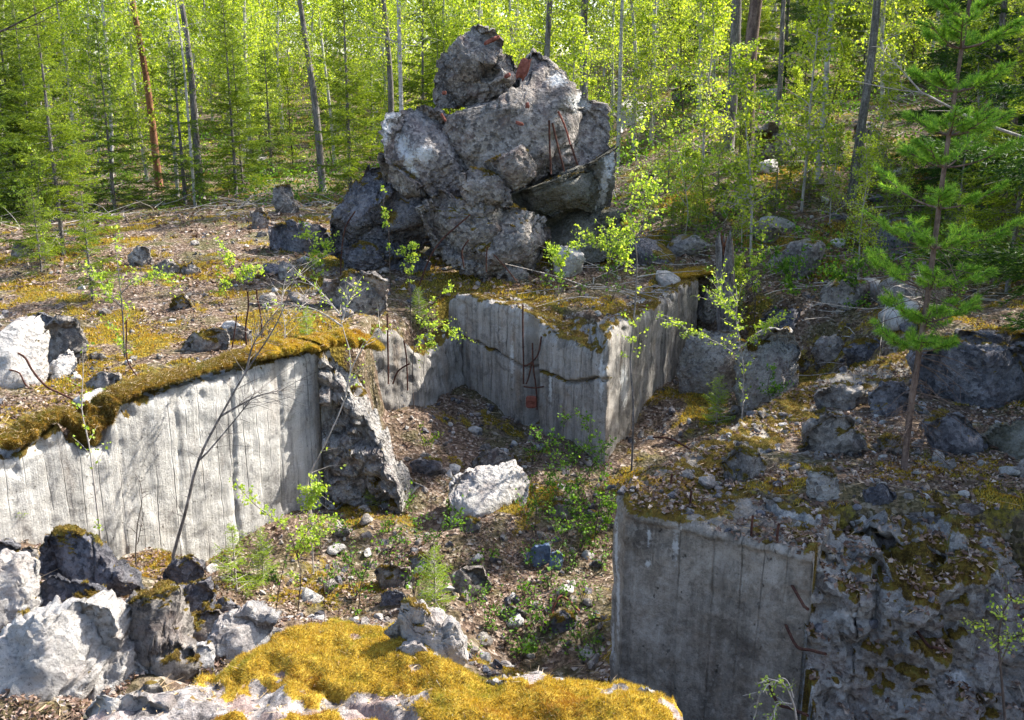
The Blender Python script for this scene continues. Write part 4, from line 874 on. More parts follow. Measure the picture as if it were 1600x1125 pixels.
msk = mm.ramp(mm.math('ADD', mm.attr('moss'), mm.math('MULTIPLY', mm.math('SUBTRACT', n2, .5), 1.6)), .42, .58); slabm = mm.out(mm.mix(msk, rockc, mossc), .95, mm.bump(mm.math('ADD', n2, mm.math('MULTIPLY', n3, .6)), .02, .9), .1)
slab = empty('mossy_slab', (-.3, 2.3, 0), 'flat foreground slab covered in golden moss and dry stalks, at the bottom of the view', 'rock slab')
slm = sstep(-.16, .08, fbm(SV*np.array([1, 1, .3]), 2.3, 4)+.5*fbm(SV, 10, 3)+.22-.5*sstep(.10, .0, -sdf(SV[:, 0], SV[:, 1], poly))-.4*sstep(-.75, -1.2, SV[:, 0])-.3*np.exp(-((SV[:, 0]-.08)/.14)**2-((SV[:, 1]-2.62)/.06)**2))
SV[:, 2] += .018*slm
obj('slab_top', mesh_from('slab_top', SV-np.array([-.3, 2.3, 0]), Fg, slabm, attrs={'moss': slm}), slab)
rs = np.random.RandomState(51); T = np.concatenate([Fg[:, :3], Fg[:, [0, 2, 3]]])
tm = slm[T].mean(1)                                                    # strands grow where the slab is mossy
p, n = tri_sample(SV, T, 260000, rs, lambda N, C: (N[:, 2] > .4)*np.clip(tm*1.5-.4, .0, 1))
d = n+rand_dirs(len(p), rs)*.7; d /= np.linalg.norm(d, axis=1)[:, None]
V2, T2 = needle_tris(p-n*.003, d, rs.uniform(.006, .017, len(p)), .0024, rs); mb = MB(); mb.add(V2-np.array([-.3, 2.3, 0]), None, T2)
tag(obj('moss_strands', mb.mesh('moss_strands', M['mossblade'], False), slab), kind='stuff')
def on_slab(x, y):
    i = np.clip(np.searchsorted(gx2, x), 0, len(gx2)-1); j = np.clip(np.searchsorted(gy2, y), 0, len(gy2)-1); return h.reshape(SX.shape)[i, j]
mb = MB(); x = rs.uniform(-1.3, .75, 1500); y = rs.uniform(1.9, 3.1, 1500); k = sdf(x, y, poly) < -.03; x, y = x[k], y[k]; z = on_slab(x, y)
d = rand_dirs(len(x), rs)*np.array([1, 1, .3]); V2, T2 = needle_tris(np.stack([x, y, z+.012], 1), d, rs.uniform(.01, .045, len(x)), .0025, rs); mb.add(V2, None, T2)
x = rs.uniform(-1.3, .75, 900); y = rs.uniform(1.9, 3.1, 900); k = sdf(x, y, poly) < -.03; x, y = x[k], y[k]; z = on_slab(x, y)
V2, T2 = leaf_quads(np.stack([x, y, z+.012], 1), rs.uniform(.006, .024, len(x)), rs, None, .9, .5, .3); mb.add(V2, None, T2)
tag(obj('dry_stalks', mb.mesh('dry_stalks', M['straw'], False)), 'pale dry stalks and curled leaf scraps lying on the foreground moss', 'straw', kind='stuff')
FK = .8
def szrock(name, pts, th, mt, lb, seed, dy=.04, Y=None, **kw):
    o = np.array(pts, float); hh_ = o[:, 1].max()-o[:, 1].min(); low = o[:, 1] > o[:, 1].max()-.4*hh_; pts = [(a_, b_+(.55*hh_ if l_ else 0)) for (a_, b_), l_ in zip(o, low)]; g = at_z(o[:, 0].mean(), o[:, 1].max()-3, ZS); return traced(name, pts, (Y or g[1])+dy, th, M[mt], lb, seed=seed, fine=.5, moss=.0, **kw)
szrock('rock', [(598, 985), (620, 962), (660, 955), (690, 965), (708, 980), (724, 1005), (728, 1040), (705, 1056), (670, 1050), (640, 1030), (605, 1010)], .22, 'rockpale', 'rugged white flecked rock at the upper right edge of the mossy slab', 151, sub_=6, rough=.05, dy=.10)
szrock('rock', [(606, 1036), (625, 1020), (650, 1016), (680, 1030), (700, 1054), (655, 1058)], .10, 'rockpale', 'flat pinkish stone face in front of the rugged rock', 152, sub_=5)
szrock('rock', [(440, 1005), (455, 998), (470, 1004), (468, 1016), (445, 1018)], .05, 'rockdark', 'small dark pebble on the moss of the foreground slab', 153, sub_=4)
szrock('rock', [(755, 1075), (790, 1066), (830, 1080), (825, 1098), (775, 1100)], .08, 'rockpale', 'half buried pinkish grey stone in the right part of the mossy slab', 154, sub_=5)
szrock('rock', [(895, 1092), (905, 1082), (922, 1086), (924, 1100), (902, 1102)], .04, 'rockpale', 'small white pebble in the moss near the slab right end', 155, sub_=4)
szrock('rock', [(985, 1100), (1010, 1082), (1038, 1100), (1050, 1140), (985, 1140)], .14, 'rockpale', 'white crumbling rock forming the right tip of the mossy slab', 156, sub_=5, rough=.08)
szrock('rock', [(115, 1125), (160, 1100), (215, 1090), (260, 1098), (250, 1122), (180, 1140)], .12, 'rockpale', 'bleached flat stone at the lower left end of the mossy slab', 157, sub_=5)
# body of the slab below its top (rough rock)
mbs = sdf(SV[:, 0], SV[:, 1], poly)
pl = np.array(poly); ks = len(pl); dens = []
for i in range(ks):
    a, b = pl[i], pl[(i+1) % ks]; m_ = max(2, int(np.linalg.norm(b-a)/.03)); dens += [a+(b-a)*t for t in np.arange(m_)/m_]
dens = np.array(dens); cen = dens.mean(0); zz = np.linspace(ZS-.06, ZS-.9, 24); sc_ = np.linspace(.985, .9, 24)
A = np.stack([np.concatenate([cen+(dens-cen)*s_, np.full((len(dens), 1), z_)], 1) for z_, s_ in zip(zz, sc_)], 1); nn = np.concatenate([(dens-cen)/np.linalg.norm(dens-cen, axis=1)[:, None], np.zeros((len(dens), 1))], 1)
A = A+nn[:, None]*(.035*fbm(A.reshape(-1, 3), 5, 4)).reshape(A.shape[:2])[..., None]; nu, nv = A.shape[:2]
i = np.arange(nu)[:, None]*nv; i2 = ((np.arange(nu)+1) % nu)[:, None]*nv; j = np.arange(nv-1)[None]
obj('slab_side', mesh_from('slab_side', A.reshape(-1, 3)-np.array([-.3, 2.3, 0]), np.stack([i+j, i2+j, i2+j+1, i+j+1], -1).reshape(-1, 4), M['rock']), slab)

# ------------------------------------------------------------------ iron rods
def rod(pts, r, parent=None, label=None, mat='rust', name='iron_rod', cat='iron rod'):
    mb = MB(); P = smooth_path(pts, 20); mb.tube(P, r, r*.9, 7, .002)
    if parent is not None: return obj(name, mb.mesh(name, M[mat], off=parent.location), parent)
    c = P[0]; o = obj(name, mb.mesh(name, M[mat], off=c), None, c); return tag(o, label, cat)
G = lambda px, py: ground(px, py)
def rise(base, pix, dy=None):                                          # rod starting on the land and passing the given pixels at about that depth
    g = G(*base); return [g-np.array([0, 0, .05]), g]+[at_y(px, py, g[1]+(0 if dy is None else dy*k)) for k, (px, py) in enumerate(pix)]
for lb, base, pix, r in [
    ('tallest left rod of the bent pair standing on the terrace edge', (390, 561), [(385, 535), (384, 510), (388, 480), (387, 455)], .011),
    ('right rod of the bent pair standing on the terrace edge', (409, 541), [(409, 515), (407, 490), (402, 465), (401, 452)], .011),
    ('short rod left of the bent pair on the terrace edge', (362, 548), [(364, 535), (367, 515), (370, 492)], .009),
    ('thin bent rod rising beside the young spruce on the terrace', (228, 598), [(212, 585), (200, 565), (197, 545), (198, 522), (197, 500)], .008),
    ('long curved rod reaching from the moss overhang to the tall pale boulder', (122, 630), [(95, 615), (70, 602), (50, 578), (40, 560), (28, 552)], .012),
    ('short hooked rod in front of the tall pale boulder', (45, 608), [(38, 598), (30, 583), (15, 578)], .010),
    ('curved rod arching out over the corner of the near right block', (1103, 733), [(1090, 712), (1070, 697), (1045, 685), (1020, 683)], .013),
    ('rod stub lying on the mossy slab edge by the passage', (1258, 580), [(1240, 575), (1222, 571)], .010),
    ]: rod(rise(base, pix), r, None, 'rusty '+lb)
tag(rod([G(862, 965)+[0, 0, .02], G(868, 958)+[0, 0, .10], G(880, 953)+[0, 0, .12], G(905, 958)+[0, 0, .02]], .016, None, 'x', 'redrust', 'rusty_pipe'), 'curved red rusty pipe on the shaded pit floor', 'pipe')
for pts in ([(1078, 792), (1076, 772)], [(1174, 832), (1174, 820)], [(1214, 845), (1214, 825)], [(1048, 765), (1046, 752)]):   # stubs along the near block's rim
    b = at_z(*pts[0], 3.0); rod([b-[0, 0, .05], b, b+[0, 0, .08], b+[.005, 0, .13]], .010, rb)
for a, b_ in (((1245, 1010), (1290, 1022)), ((1215, 1098), (1262, 1118)), ((1450, 1008), (1475, 1016)), ((1255, 945), (1262, 952))):
    p0 = at_y(a[0], a[1], 6.0); p1 = at_y(b_[0], b_[1], 5.45); rod([p0+np.array([0, .3, 0]), p0, (p0+p1)/2, p1], .011, rb)
yc = CBm[1]
for pts in ([(817, 476), (817, 520), (818, 570), (818, 600)], [(832, 536), (833, 570), (838, 610), (839, 640)], [(846, 526), (840, 555), (825, 570), (818, 572)], [(818, 604), (835, 606), (850, 604)], [(831, 566), (826, 590), (822, 600)]):
    rod([at_y(px, py, yc-.28-.0009*(px-817)) for px, py in pts], .012, cb)
pl_ = MB(); D, T = ICO[3]
q = [at_y(830, 628, yc-.42), .075, .02, .09]; pl_.add(np.sign(D)*np.abs(D)**.45*np.array(q[1:])+q[0], None, T); obj('rusty_plate', pl_.mesh('rusty_plate', M['redrust'], off=cb.location), cb)
for pts, Y in (([(605, 490), (606, 540), (607, 600)], 12.45), ([(631, 532), (635, 560), (637, 610)], 13.1), ([(640, 568), (622, 580), (614, 600)], 12.9)):
    rod([at_y(px, py, Y) for px, py in pts], .012, lo)
rod([at_y(565, 630, 11.6), at_y(552, 652, 11.6), at_y(541, 674, 11.65)], .010, lw)
# rods on the pile's big boulder
for pts in ([(858, 188), (859, 230), (861, 272)], [(863, 192), (872, 230), (882, 268)], [(872, 174), (883, 198), (891, 226)], [(892, 226), (898, 245), (903, 258)]):
    P = [at_y(px, py, YP-1.12)-np.array(main.location) for px, py in pts]; mb = MB(); mb.tube(smooth_path(P, 12), .017, .014, 7, .002); obj('iron_rod', mb.mesh('iron_rod', M['redrust'] if pts[0][0] == 872 else M['rust']), main)
# patches of red brick or rust set in the pile
def chip(cx_, cy_, w_, h_, a_, Y, par):
    c = at_y(cx_, cy_, Y); s_ = Y/F; D, T = ICO[3]; V = np.sign(D)*np.abs(D)**.6*np.array([w_*s_/2, .05, h_*s_/2]); V = V*(1+.35*fbm(D*1.3+cx_, 1.2, 3))[:, None]; ca, sa = math.cos(a_), math.sin(a_)
    V = np.stack([V[:, 0]*ca-V[:, 2]*sa, V[:, 1], V[:, 0]*sa+V[:, 2]*ca], 1)+c-np.array(par.location); obj('red_fragment', mesh_from('red_fragment', V, T, M['redrust']), par)

for a in ((768, 63, 24, 6, .45, YP-.52), (793, 118, 10, 6, .4, YP-.4), (694, 145, 6, 6, 0, YP-.6)): chip(*a, dome)
for a in ((818, 108, 15, 32, -.35, YP-.66), (812, 193, 12, 5, -.3, YP-1.0), (693, 184, 14, 4, -1., YP-.7), (824, 165, 6, 8, 0, YP-.95)): chip(*a, main)

for lb, pts, Y, r_ in [('rod hanging across the cavity at the foot of the rock pile', [(735, 335), (712, 355), (690, 375), (672, 402), (655, 445)], 15.7, .014), ('bent rod in front of the dark left rocks of the pile', [(555, 330), (540, 355), (534, 390), (532, 430)], 15.9, .012),
    ('thin rod leaning from the pile onto the middle block', [(772, 398), (790, 418), (806, 438)], 15.4, .010), ('upright thin rod at the foot of the pile', [(762, 385), (760, 400), (760, 425)], 15.5, .010), ('curved rod on the dark boulder of the pile', [(732, 375), (722, 392), (725, 418)], 15.4, .012)]:
    rod([at_y(px, py, Y) for px, py in pts], r_, None, lb)

# ------------------------------------------------------------------ trees: protos
def tree_root(label, cat, name, loc, rz=0., sc=1., group=None, tilt=(0, 0)):
    e = empty(name, loc, label, cat, group); e.rotation_euler = (tilt[0], tilt[1], rz); e.scale = (sc, sc, sc); return e
def birch_mesh(h, seed, r=.05, leaves=6000, lsize=.05, start=.12, spread=.16, bark='barkbirch', nbr=70, leafm='birchleaf', wob=.25):
    rs = np.random.RandomState(seed); t = np.linspace(0, 1, 26)
    P = np.stack([wob*(noise(np.stack([t*2.2, t*0+seed, t*0], 1))-noise(np.array([[0, seed, 0.]])))*t**.5*h/8, wob*(noise(np.stack([t*2.2, t*0, t*0+seed], 1))-noise(np.array([[0, 0, float(seed)]])))*t**.5*h/8, t*h], 1)
    tb = MB(); tb.tube(P, r*(1-t)**.8+.006, 0, 8, .004); C = []; 
    for k in range(nbr):
        u = start+(1-start)*rs.uniform()**.85; b = np.array([np.interp(u, t, P[:, i]) for i in range(3)]); a = rs.uniform(0, 6.28); L = h*spread*(1-u*.75)*rs.uniform(.5, 1.2)
        el = rs.uniform(.2, 1.0); q = np.array([math.cos(a)*math.cos(el), math.sin(a)*math.cos(el), math.sin(el)])
        m = 6; s = np.linspace(0, 1, m)[:, None]; B = b+q*L*s+np.array([0, 0, -.28*L])*s**2+.05*L*rs.normal(size=(m, 3))*s
        tb.tube(B, .010*(1-u*.5)+.002, .002, 4)
        for j in range(6):
            c = B[rs.randint(1, m)]; tw = rand_dirs(1, rs)[0]*L*.4; tw[2] -= .12*L
            tb.tube(np.array([c, c+tw*.5, c+tw+[0, 0, -.04*L]]), .004, .0015, 3)
            n = max(1, leaves//(nbr*6)); f = rs.uniform(.1, 1.1, (n, 1)); C.append(c+tw*f+rs.normal(size=(n, 3))*lsize*.8)
    C = np.concatenate(C); V, T = leaf_quads(C, lsize*rs.uniform(.6, 1.2, len(C)), rs); lb = MB(); lb.add(V, None, T)
    return tb.mesh('trunk', M[bark]), lb.mesh('crown', M[leafm], False)
def spruce_mesh(h, seed, R=1.1, r=.05, nl=.05, nw=.011, dens=1., start=.08, mats=('bark', 'spruce'), gap=.24, dead=True, up=0.):
    rs = np.random.RandomState(seed); tb = MB(); t = np.linspace(0, 1, 14); P = np.stack([t*0+.03*h/6*noise(np.stack([t*3, t*0+seed, t*0], 1)), t*0, t*h], 1); tb.tube(P, r*(1-t)+.006, 0, 8, .003)
    B0 = []; D0 = []; Z = start*h
    while Z < h*.985:
        u = Z/h; L0 = R*(1-u)**.85+.05; nb = rs.randint(4, 7) if L0 > .2 else 4; a0 = rs.uniform(0, 6.28)
        for k in range(nb):
            a = a0+k*2*math.pi/nb+rs.normal()*.2; L = L0*rs.uniform(.35, 1.3); q = np.array([math.cos(a), math.sin(a), 0])
            if rs.uniform() < .12 and L0 > .3: continue
            sd_ = np.array([-math.sin(a), math.cos(a), 0])
            s = np.linspace(0, 1, 7); el = .55*u+.05+up+rs.normal()*.13; Bz = Z+L*(np.tan(el)*s-.55*s**1.5*(1-u)+.30*s**3*(1-u)); B = P[0]+q*(L*s)[:, None]; B[:, 2] = Bz; B[:, 0] += 0
            tb.tube(B[::2], .008*(1-u)+.003, .002, 4)
            m = max(3, int(L/.055*dens**.5)); deadfrac = .35*(1-u) if dead else .1
            for j in range(m):
                v = deadfrac+(1-deadfrac)*(j+.5)/m; c = np.array([np.interp(v, s, B[:, i]) for i in range(3)]); l2 = .42*L*(1-v*.75)*rs.uniform(.7, 1.2)+.02
                for sg in (-1, 1):
                    td = q*.65+sd_*sg*.8+np.array([0, 0, -.25+rs.normal()*.28]); td /= np.linalg.norm(td)
                    n = max(3, int(l2/nl*7*dens)); f = rs.uniform(0, 1, (n, 1)); B0.append(c+td*l2*f); dd = td+rand_dirs(n, rs)*.65; D0.append(dd)
            n = max(4, int(L*(1-deadfrac)/nl*6*dens)); v = rs.uniform(deadfrac, 1, n); B0.append(np.stack([np.interp(v, s, B[:, i]) for i in range(3)], 1)); D0.append(q+rand_dirs(n, rs)*.7)
        Z += gap*(1-.45*u)*rs.uniform(.4, 1.5)
    n = int(30*dens); B0.append(P[-1]+np.array([0, 0, -.15])*rs.uniform(0, 1, (n, 1))); D0.append(np.array([0, 0, .8])+rand_dirs(n, rs)*.6)
    if dead:
        for k in range(int(26)):
            z = h*rs.uniform(.03, .4); a = rs.uniform(0, 6.28); q = np.array([math.cos(a), math.sin(a), -.25]); L = R*rs.uniform(.3, .75); e = q*L+rs.normal(size=3)*.05
            tb.tube(np.array([[0, 0, z], q*L*.5+[0, 0, z+.03], e+[0, 0, z-.05]]), .006, .002, 4)
            for j in range(3): c = q*L*rs.uniform(.3, .9)+[0, 0, z]; tb.tube(np.array([c, c+rand_dirs(1, rs)[0]*.15]), .003, .0015, 3)
    B0 = np.concatenate(B0); D0 = np.concatenate(D0); D0 /= np.linalg.norm(D0, axis=1)[:, None]
    V, T = needle_tris(B0, D0, nl*rs.uniform(.7, 1.3, len(B0)), nw, rs); lb = MB(); lb.add(V, None, T)
    return tb.mesh('trunk', M[mats[0]]), lb.mesh('crown', M[mats[1]], False)
def pine_mesh(h, seed):
    rs = np.random.RandomState(seed); tb = MB(); nb_ = MB(); t = np.linspace(0, 1, 20); P = np.stack([.04*noise(np.stack([t*3, t*0+seed, t*0], 1)), t*0, t*h], 1); tb.tube(P, .019*(1-t)+.009, 0, 10, .004)
    BB, DD = [], []
    def shoot(a, b, n):
        f = rs.uniform(.1, 1.05, (n, 1)); BB.append(a+(b-a)*f); ax = (b-a)/np.linalg.norm(b-a); DD.append(ax*.75+rand_dirs(n, rs)*.8)
    Z = 1.05
    while Z < h-.1:
        u = Z/h; L0 = .50*(1-(u-.25)**1.6*.8) if u > .25 else .45
        L0 *= 1.0 if Z > 1.5 else .75
        k0 = rs.randint(4, 7); a0 = rs.uniform(0, 6.3)
        for k in range(k0):
            a = a0+k*6.283/k0+rs.normal()*.2; L = L0*rs.uniform(.6, 1.2); q = np.array([math.cos(a), math.sin(a), 0]); s = np.linspace(0, 1, 7)[:, None]; B = np.array([0, 0, Z])+q*L*s+np.array([0, 0, 1.])*L*(.12*s+.35*s**2.2); 
            tb.tube(B, .009, .003, 5); shoot(B[2], B[6], 240)
            for j in range(rs.randint(4, 7)):
                c = B[rs.randint(2, 6)]; aa = a+rs.choice([-1, 1])*rs.uniform(.5, 1.1); e = c+np.array([math.cos(aa), math.sin(aa), .35+rs.uniform(-.1, .3)])*L*rs.uniform(.2, .42); tb.tube(np.array([c, (c+e)/2, e]), .005, .002, 4); shoot(c+(e-c)*.15, e, 170)
        Z += rs.uniform(.22, .32)
    shoot(P[-3], P[-1]+[0, 0, .1], 200)
    for k in range(60):                                                 # bare dead twigs on the lower trunk
        z = rs.uniform(.25, 1.9); a = rs.uniform(0, 6.28); L = rs.uniform(.15, .55); q = np.array([math.cos(a), math.sin(a), rs.uniform(-.6, -.05)])
        pts = np.array([[0, 0, z], q*L*.5+[0, 0, z+.03], q*L+[0, 0, z-.06*L]]); tb.tube(smooth_path(pts, 6), .0045, .0015, 4)
        for j in range(4): c = q*L*rs.uniform(.3, .95)+[0, 0, z]; e = rand_dirs(1, rs)[0]*.12; tb.tube(np.array([c, c+e*.5, c+e+[0, 0, -.03]]), .0025, .001, 3)
    B0 = np.concatenate(BB); D0 = np.concatenate(DD); D0 /= np.linalg.norm(D0, axis=1)[:, None]
    V, T = needle_tris(B0, D0, rs.uniform(.04, .065, len(B0)), .0055, rs); nb_.add(V, None, T)
    return tb.mesh('trunk', M['barkpine']), nb_.mesh('crown', M['pine'], False)
BIR = [birch_mesh(9, k, leaves=7000, lsize=.075, start=.10) for k in range(5)]
BIRB = [birch_mesh(9.5, 10+k, r=.065, leaves=4500, lsize=.07, start=.38, spread=.2, bark='bark' if k % 2 else 'barkbirch') for k in range(4)]
SPR = [spruce_mesh(h_, 20+k, R=R_, mats=('bark', 'sprucemid' if k % 2 == 0 else 'spruce')) for k, (h_, R_) in enumerate([(5.5, 1.1), (7, 1.3), (4.2, .95), (6.2, 1.0)])]
SPRD = [spruce_mesh(8, 30+k, R=1.9, r=.09, mats=('bark', 'sprucedark'), gap=.28) for k in range(2)]
YB = [birch_mesh(3.4, 110+k, r=.018, leaves=2600, lsize=.06, start=.12, spread=.26, bark='twigdark' if k else 'twig', nbr=46) for k in range(3)]
SAP = [spruce_mesh(1.2, 40+k, R=.42, r=.012, nl=.022, nw=.0042, dens=1.2, start=.05, mats=('twig', 'sprucetip'), gap=.10, dead=False, up=.25) for k in range(2)]
SPRM = [spruce_mesh(2.6, 50+k, R=.75, r=.025, nl=.03, nw=.0065, dens=1.2, start=.1, mats=('bark', 'spruce'), gap=.16) for k in range(2)]
def put_tree(meshes, loc, label, cat, name, rz=0., sc=1., group=None, tilt=(0, 0)):
    e = tree_root(label, cat, name, loc, rz, sc, group, tilt)
    obj('trunk', meshes[0], e); obj('crown', meshes[1], e); return e
rs = np.random.RandomState(77)
def zone_word(x, y):
    a = x/y
    return 'on the far left' if a < -.30 else 'left of the rock pile' if a < -.10 else 'behind the rock pile' if a < .12 else 'right of the rock pile' if a < .34 else 'on the far right'
taken = []
def free(x, y, d):
    for a, b in taken:
        if (a-x)**2+(b-y)**2 < d*d: return False
    taken.append((x, y)); return True
# the crowded wood behind
cnt = 0
for tries in range(1500):
    if cnt >= 175: break
    y = 22+ (58-22)*rs.uniform()**.9; x = rs.uniform(-.62, .66)*y
    if -3 < x < 3 and y < 24: continue
    if x/y > .05 and y < 25: continue
    if not free(x, y, .55): continue
    z = terr(x, y)[0]; rank = 'near' if y < 33 else 'far'
    dist = 'in the front' if y < 32 else 'in the middle' if y < 44 else 'in the back'
    sf = 1.0+max(0, (y-35))*.01
    if (x/y < -.06 and y < 40 and rs.uniform() < .42) or (x/y > .16 and rs.uniform() < .28):
        k = rs.randint(4); put_tree(SPR[k] if x < 0 or k < 2 else SPRD[k-2], (x, y, z-.1), 'bushy spruce %s of the wood %s' % (dist, zone_word(x, y)), 'spruce', 'spruce_tree', rs.uniform(0, 6.3), rs.uniform(.7, 1.15), 'spruces in the crowded wood', (rs.normal()*.03, rs.normal()*.03))
    else:
        k = rs.randint(5); put_tree(BIR[k], (x, y, z-.1), 'slim birch %s of the wood %s' % (dist, zone_word(x, y)), 'birch', 'birch_tree', rs.uniform(0, 6.3), sf*rs.uniform(.85, 1.25), 'birches in the crowded wood', (rs.normal()*.04, rs.normal()*.04))
    cnt += 1
cnt = 0
for tries in range(900):
    if cnt >= 52: break
    y = 15.5+22*rs.uniform()**1.1; x = rs.uniform(-.6, .62)*y
    if x/y < .06 and y < 22 or -3.2 < x < 2.6 and y < 21: continue
    if x > 0 and y < 17 and x/y < .2: continue
    if not free(x, y, .5): continue
    dist = 'near the front' if y < 22 else 'halfway back' if y < 30 else 'far back'
    put_tree(YB[rs.randint(3)], (x, y, terr(x, y)[0]-.05), 'young bushy birch %s %s' % (dist, zone_word(x, y)), 'birch', 'young_birch', rs.uniform(0, 6.3), rs.uniform(.5, 1.25), 'young birches of the wood edge and slope', (rs.normal()*.08, rs.normal()*.08)); cnt += 1
rs = np.random.RandomState(79); cnt = 0
for tries in range(400):
    if cnt >= 34: break
    y = rs.uniform(13.8, 21); x = rs.uniform(2.6, .56*y)
    if sdf(np.array([x]), np.array([y]), PIT)[0] < .3 or y < 14.4+.25*(x-3) or not free(x, y, .38): continue
    m_ = rs.randint(5); e = put_tree(YB[m_] if m_ < 3 else SPRM[m_-3], (x, y, terr(x, y)[0]-.04), 'young bushy birch on the shaded bank' if m_ < 3 else 'bushy spruce on the shaded bank', 'birch' if m_ < 3 else 'spruce', 'young_birch' if m_ < 3 else 'young_spruce', rs.uniform(0, 6.3), rs.uniform(.22, .55), 'young trees on the shaded bank', (rs.normal()*.1, rs.normal()*.1)); cnt += 1
# far wood closing the view
rs = np.random.RandomState(78); n = 150000; y = rs.uniform(60, 78, n); x = rs.uniform(-.66, .66, n)*y; zb = z_upper(x, y); hh = rs.uniform(0, 1, n)**.8*13*(.75+.35*N2(x, y*0, .22, 3, 1.)); C = np.stack([x, y, zb+hh], 1); C += (fbm(C, .5, 2)[:, None])*np.array([.8, 0, .5])
k = fbm(C, .45, 3) > -.35; V, T = leaf_quads(C[k], rs.uniform(.16, .34, k.sum()), rs); mb = MB(); mb.add(V, None, T)
tag(obj('far_wood', mb.mesh('far_wood', M['woodleaf'], False)), 'sunlit pale green wood closing the view far behind', 'wood', kind='stuff')
# named trees, placed by where the photo shows their feet
def T_at(meshes, px, py, label, cat='birch', name='birch_tree', sc=1., rz=0., tilt=(0, 0), y=None):
    g = ground(px, py) if y is None else None
    if y is not None: q = at_y(px, py, y); g = np.array([q[0], y, terr(q[0], y)[0]])
    taken.append((g[0], g[1])); return put_tree(meshes, g-[0, 0, .05], label, cat, name, rz, sc, None, tilt)
def bare(h, seed, r, bark, leaves=2500, start=.35, **kw): return birch_mesh(h, seed, r=r, leaves=leaves, lsize=.06, start=start, bark=bark, spread=.18, nbr=40, **kw)
T_at(bare(9, 61, .10, 'bark'), 505, 300, 'thick grey leaning birch trunk just left of the rock pile', sc=1., tilt=(0, -.07))
T_at(bare(12, 62, .10, 'barkred', 900, .6), 246, 250, 'red barked pine trunk rising above the left spruces', 'pine', 'pine_tree', tilt=(0, -.06), y=27)
T_at(bare(10, 63, .10, 'bark', 900, .6), 308, 220, 'dark straight trunk right of the red barked pine', 'spruce', 'spruce_tree', tilt=(0, -.02), y=26)
T_at(bare(9, 64, .05, 'barkbirch'), 628, 200, 'slim pale birch standing close behind the left of the rock pile', y=22)
T_at(bare(9, 65, .08, 'bark'), 608, 190, 'dark trunk behind the white streaked boulder', y=24)
T_at(bare(10, 66, .09, 'bark'), 858, 160, 'dark trunk behind the peak of the rock pile', y=25)
T_at(bare(10, 67, .11, 'bark'), 912, 180, 'stout grey trunk behind the right shoulder of the rock pile', y=25)
T_at(bare(9, 68, .05, 'barkbirch'), 968, 160, 'thin pale birch right of the stout grey trunk', y=25)
T_at(bare(9, 69, .06, 'barkbirch'), 1020, 165, 'crooked pale birch above the sunlit rock on the slope', y=26)
T_at(bare(10, 70, .13, 'bark'), 1138, 225, 'grey mossy trunk on the slope above the small spruces', y=22)
T_at(bare(11, 71, .15, 'barkpine', 1200, .5), 1165, 250, 'broad dark pine trunk beside the grey mossy trunk', 'pine', 'pine_tree', y=20, tilt=(0, .03))
T_at(bare(9, 72, .06, 'bark'), 1212, 230, 'thin dark trunk between the pine trunk and the white birch', y=24)
T_at(bare(9, 73, .055, 'barkbirch'), 1276, 285, 'white stemmed birch in the middle of the slope', tilt=(0, .02))
T_at(bare(9, 74, .09, 'bark'), 1330, 310, 'double grey trunk left of the small pine', tilt=(0, .04))
T_at(bare(9, 75, .045, 'barkbirch'), 1345, 260, 'thin white stem behind the double grey trunk', y=20)
T_at(bare(8, 76, .07, 'twigdark'), 1555, 385, 'dark trunk near the right edge behind the pine', y=17)
T_at(bare(9, 77, .06, 'barkbirch'), 6, 265, 'pale birch foot at the far left edge', y=25)
T_at(bare(7, 79, .035, 'barkbirch', 900, .5), 305, 320, 'white bent sapling stem in front of the left spruces')
for px, py, y, k, sc, lb in [(100, 400, None, 1, .72, 'open spruce nearest the left edge, its grey lower branches bare'), (60, 330, None, 0, .9, 'tall spruce standing behind the open spruce at the left edge'), (370, 310, None, 3, .85, 'spruce with hanging grey dead branches right of the white bent stem'),
        (290, 320, None, 2, 1.0, 'dense low spruce in the middle of the left wood'), (425, 275, None, 2, .95, 'slender spruce beside the leaning birch'), (180, 330, None, 0, .8, 'broad spruce right of the nearest left spruce'), (545, 215, 24, 3, .95, 'spruce between the leaning birch and the rock pile'), (20, 300, 24, 1, .8, 'spruce cut off by the left edge')]:
    T_at(SPR[k], px, py, lb, 'spruce', 'spruce_tree', sc, px*.1, y=y)
for px, py, k, sc, lb in [(145, 470, 0, .62, 'small open spruce with pale tips on the middle terrace'), (1210, 345, 1, .55, 'small bright spruce on the slope left of the double trunk'), (1120, 330, 0, .62, 'bushy spruce above the rotten stump'), (65, 425, 0, .55, 'spindly spruce near the small grey stone'), (1490, 400, 1, .9, 'young spruce right of the pine'), (1050, 385, 0, .35, 'tiny spruce right of the rock pile'), (970, 400, 1, .3, 'tiny spruce in front of the brown slab')]:
    T_at(SPRM[k], px, py, lb, 'spruce', 'spruce_tree', sc, px*.1)
for px, py, y, sc, lb in [(1590, 330, 15, .72, 'big spruce at the right edge'), (1540, 250, 20, 1.0, 'dark spruce behind the one at the right edge')]:
    T_at(SPR[1] if sc < 1 else SPRD[1], px, py, lb, 'spruce', 'spruce_tree', sc, px*.1, y=y)
for k, (x, y, sc) in enumerate([(8.6, 14.9, .9), (10.3, 16.4, 1.0), (9.3, 13.4, .8)]):
    put_tree(BIR[k], (x, y, terr(x, y)[0]-.1), 'slim birch just outside the right edge of the view', 'birch', 'birch_tree', k*2., sc, 'birches just beyond the right edge')
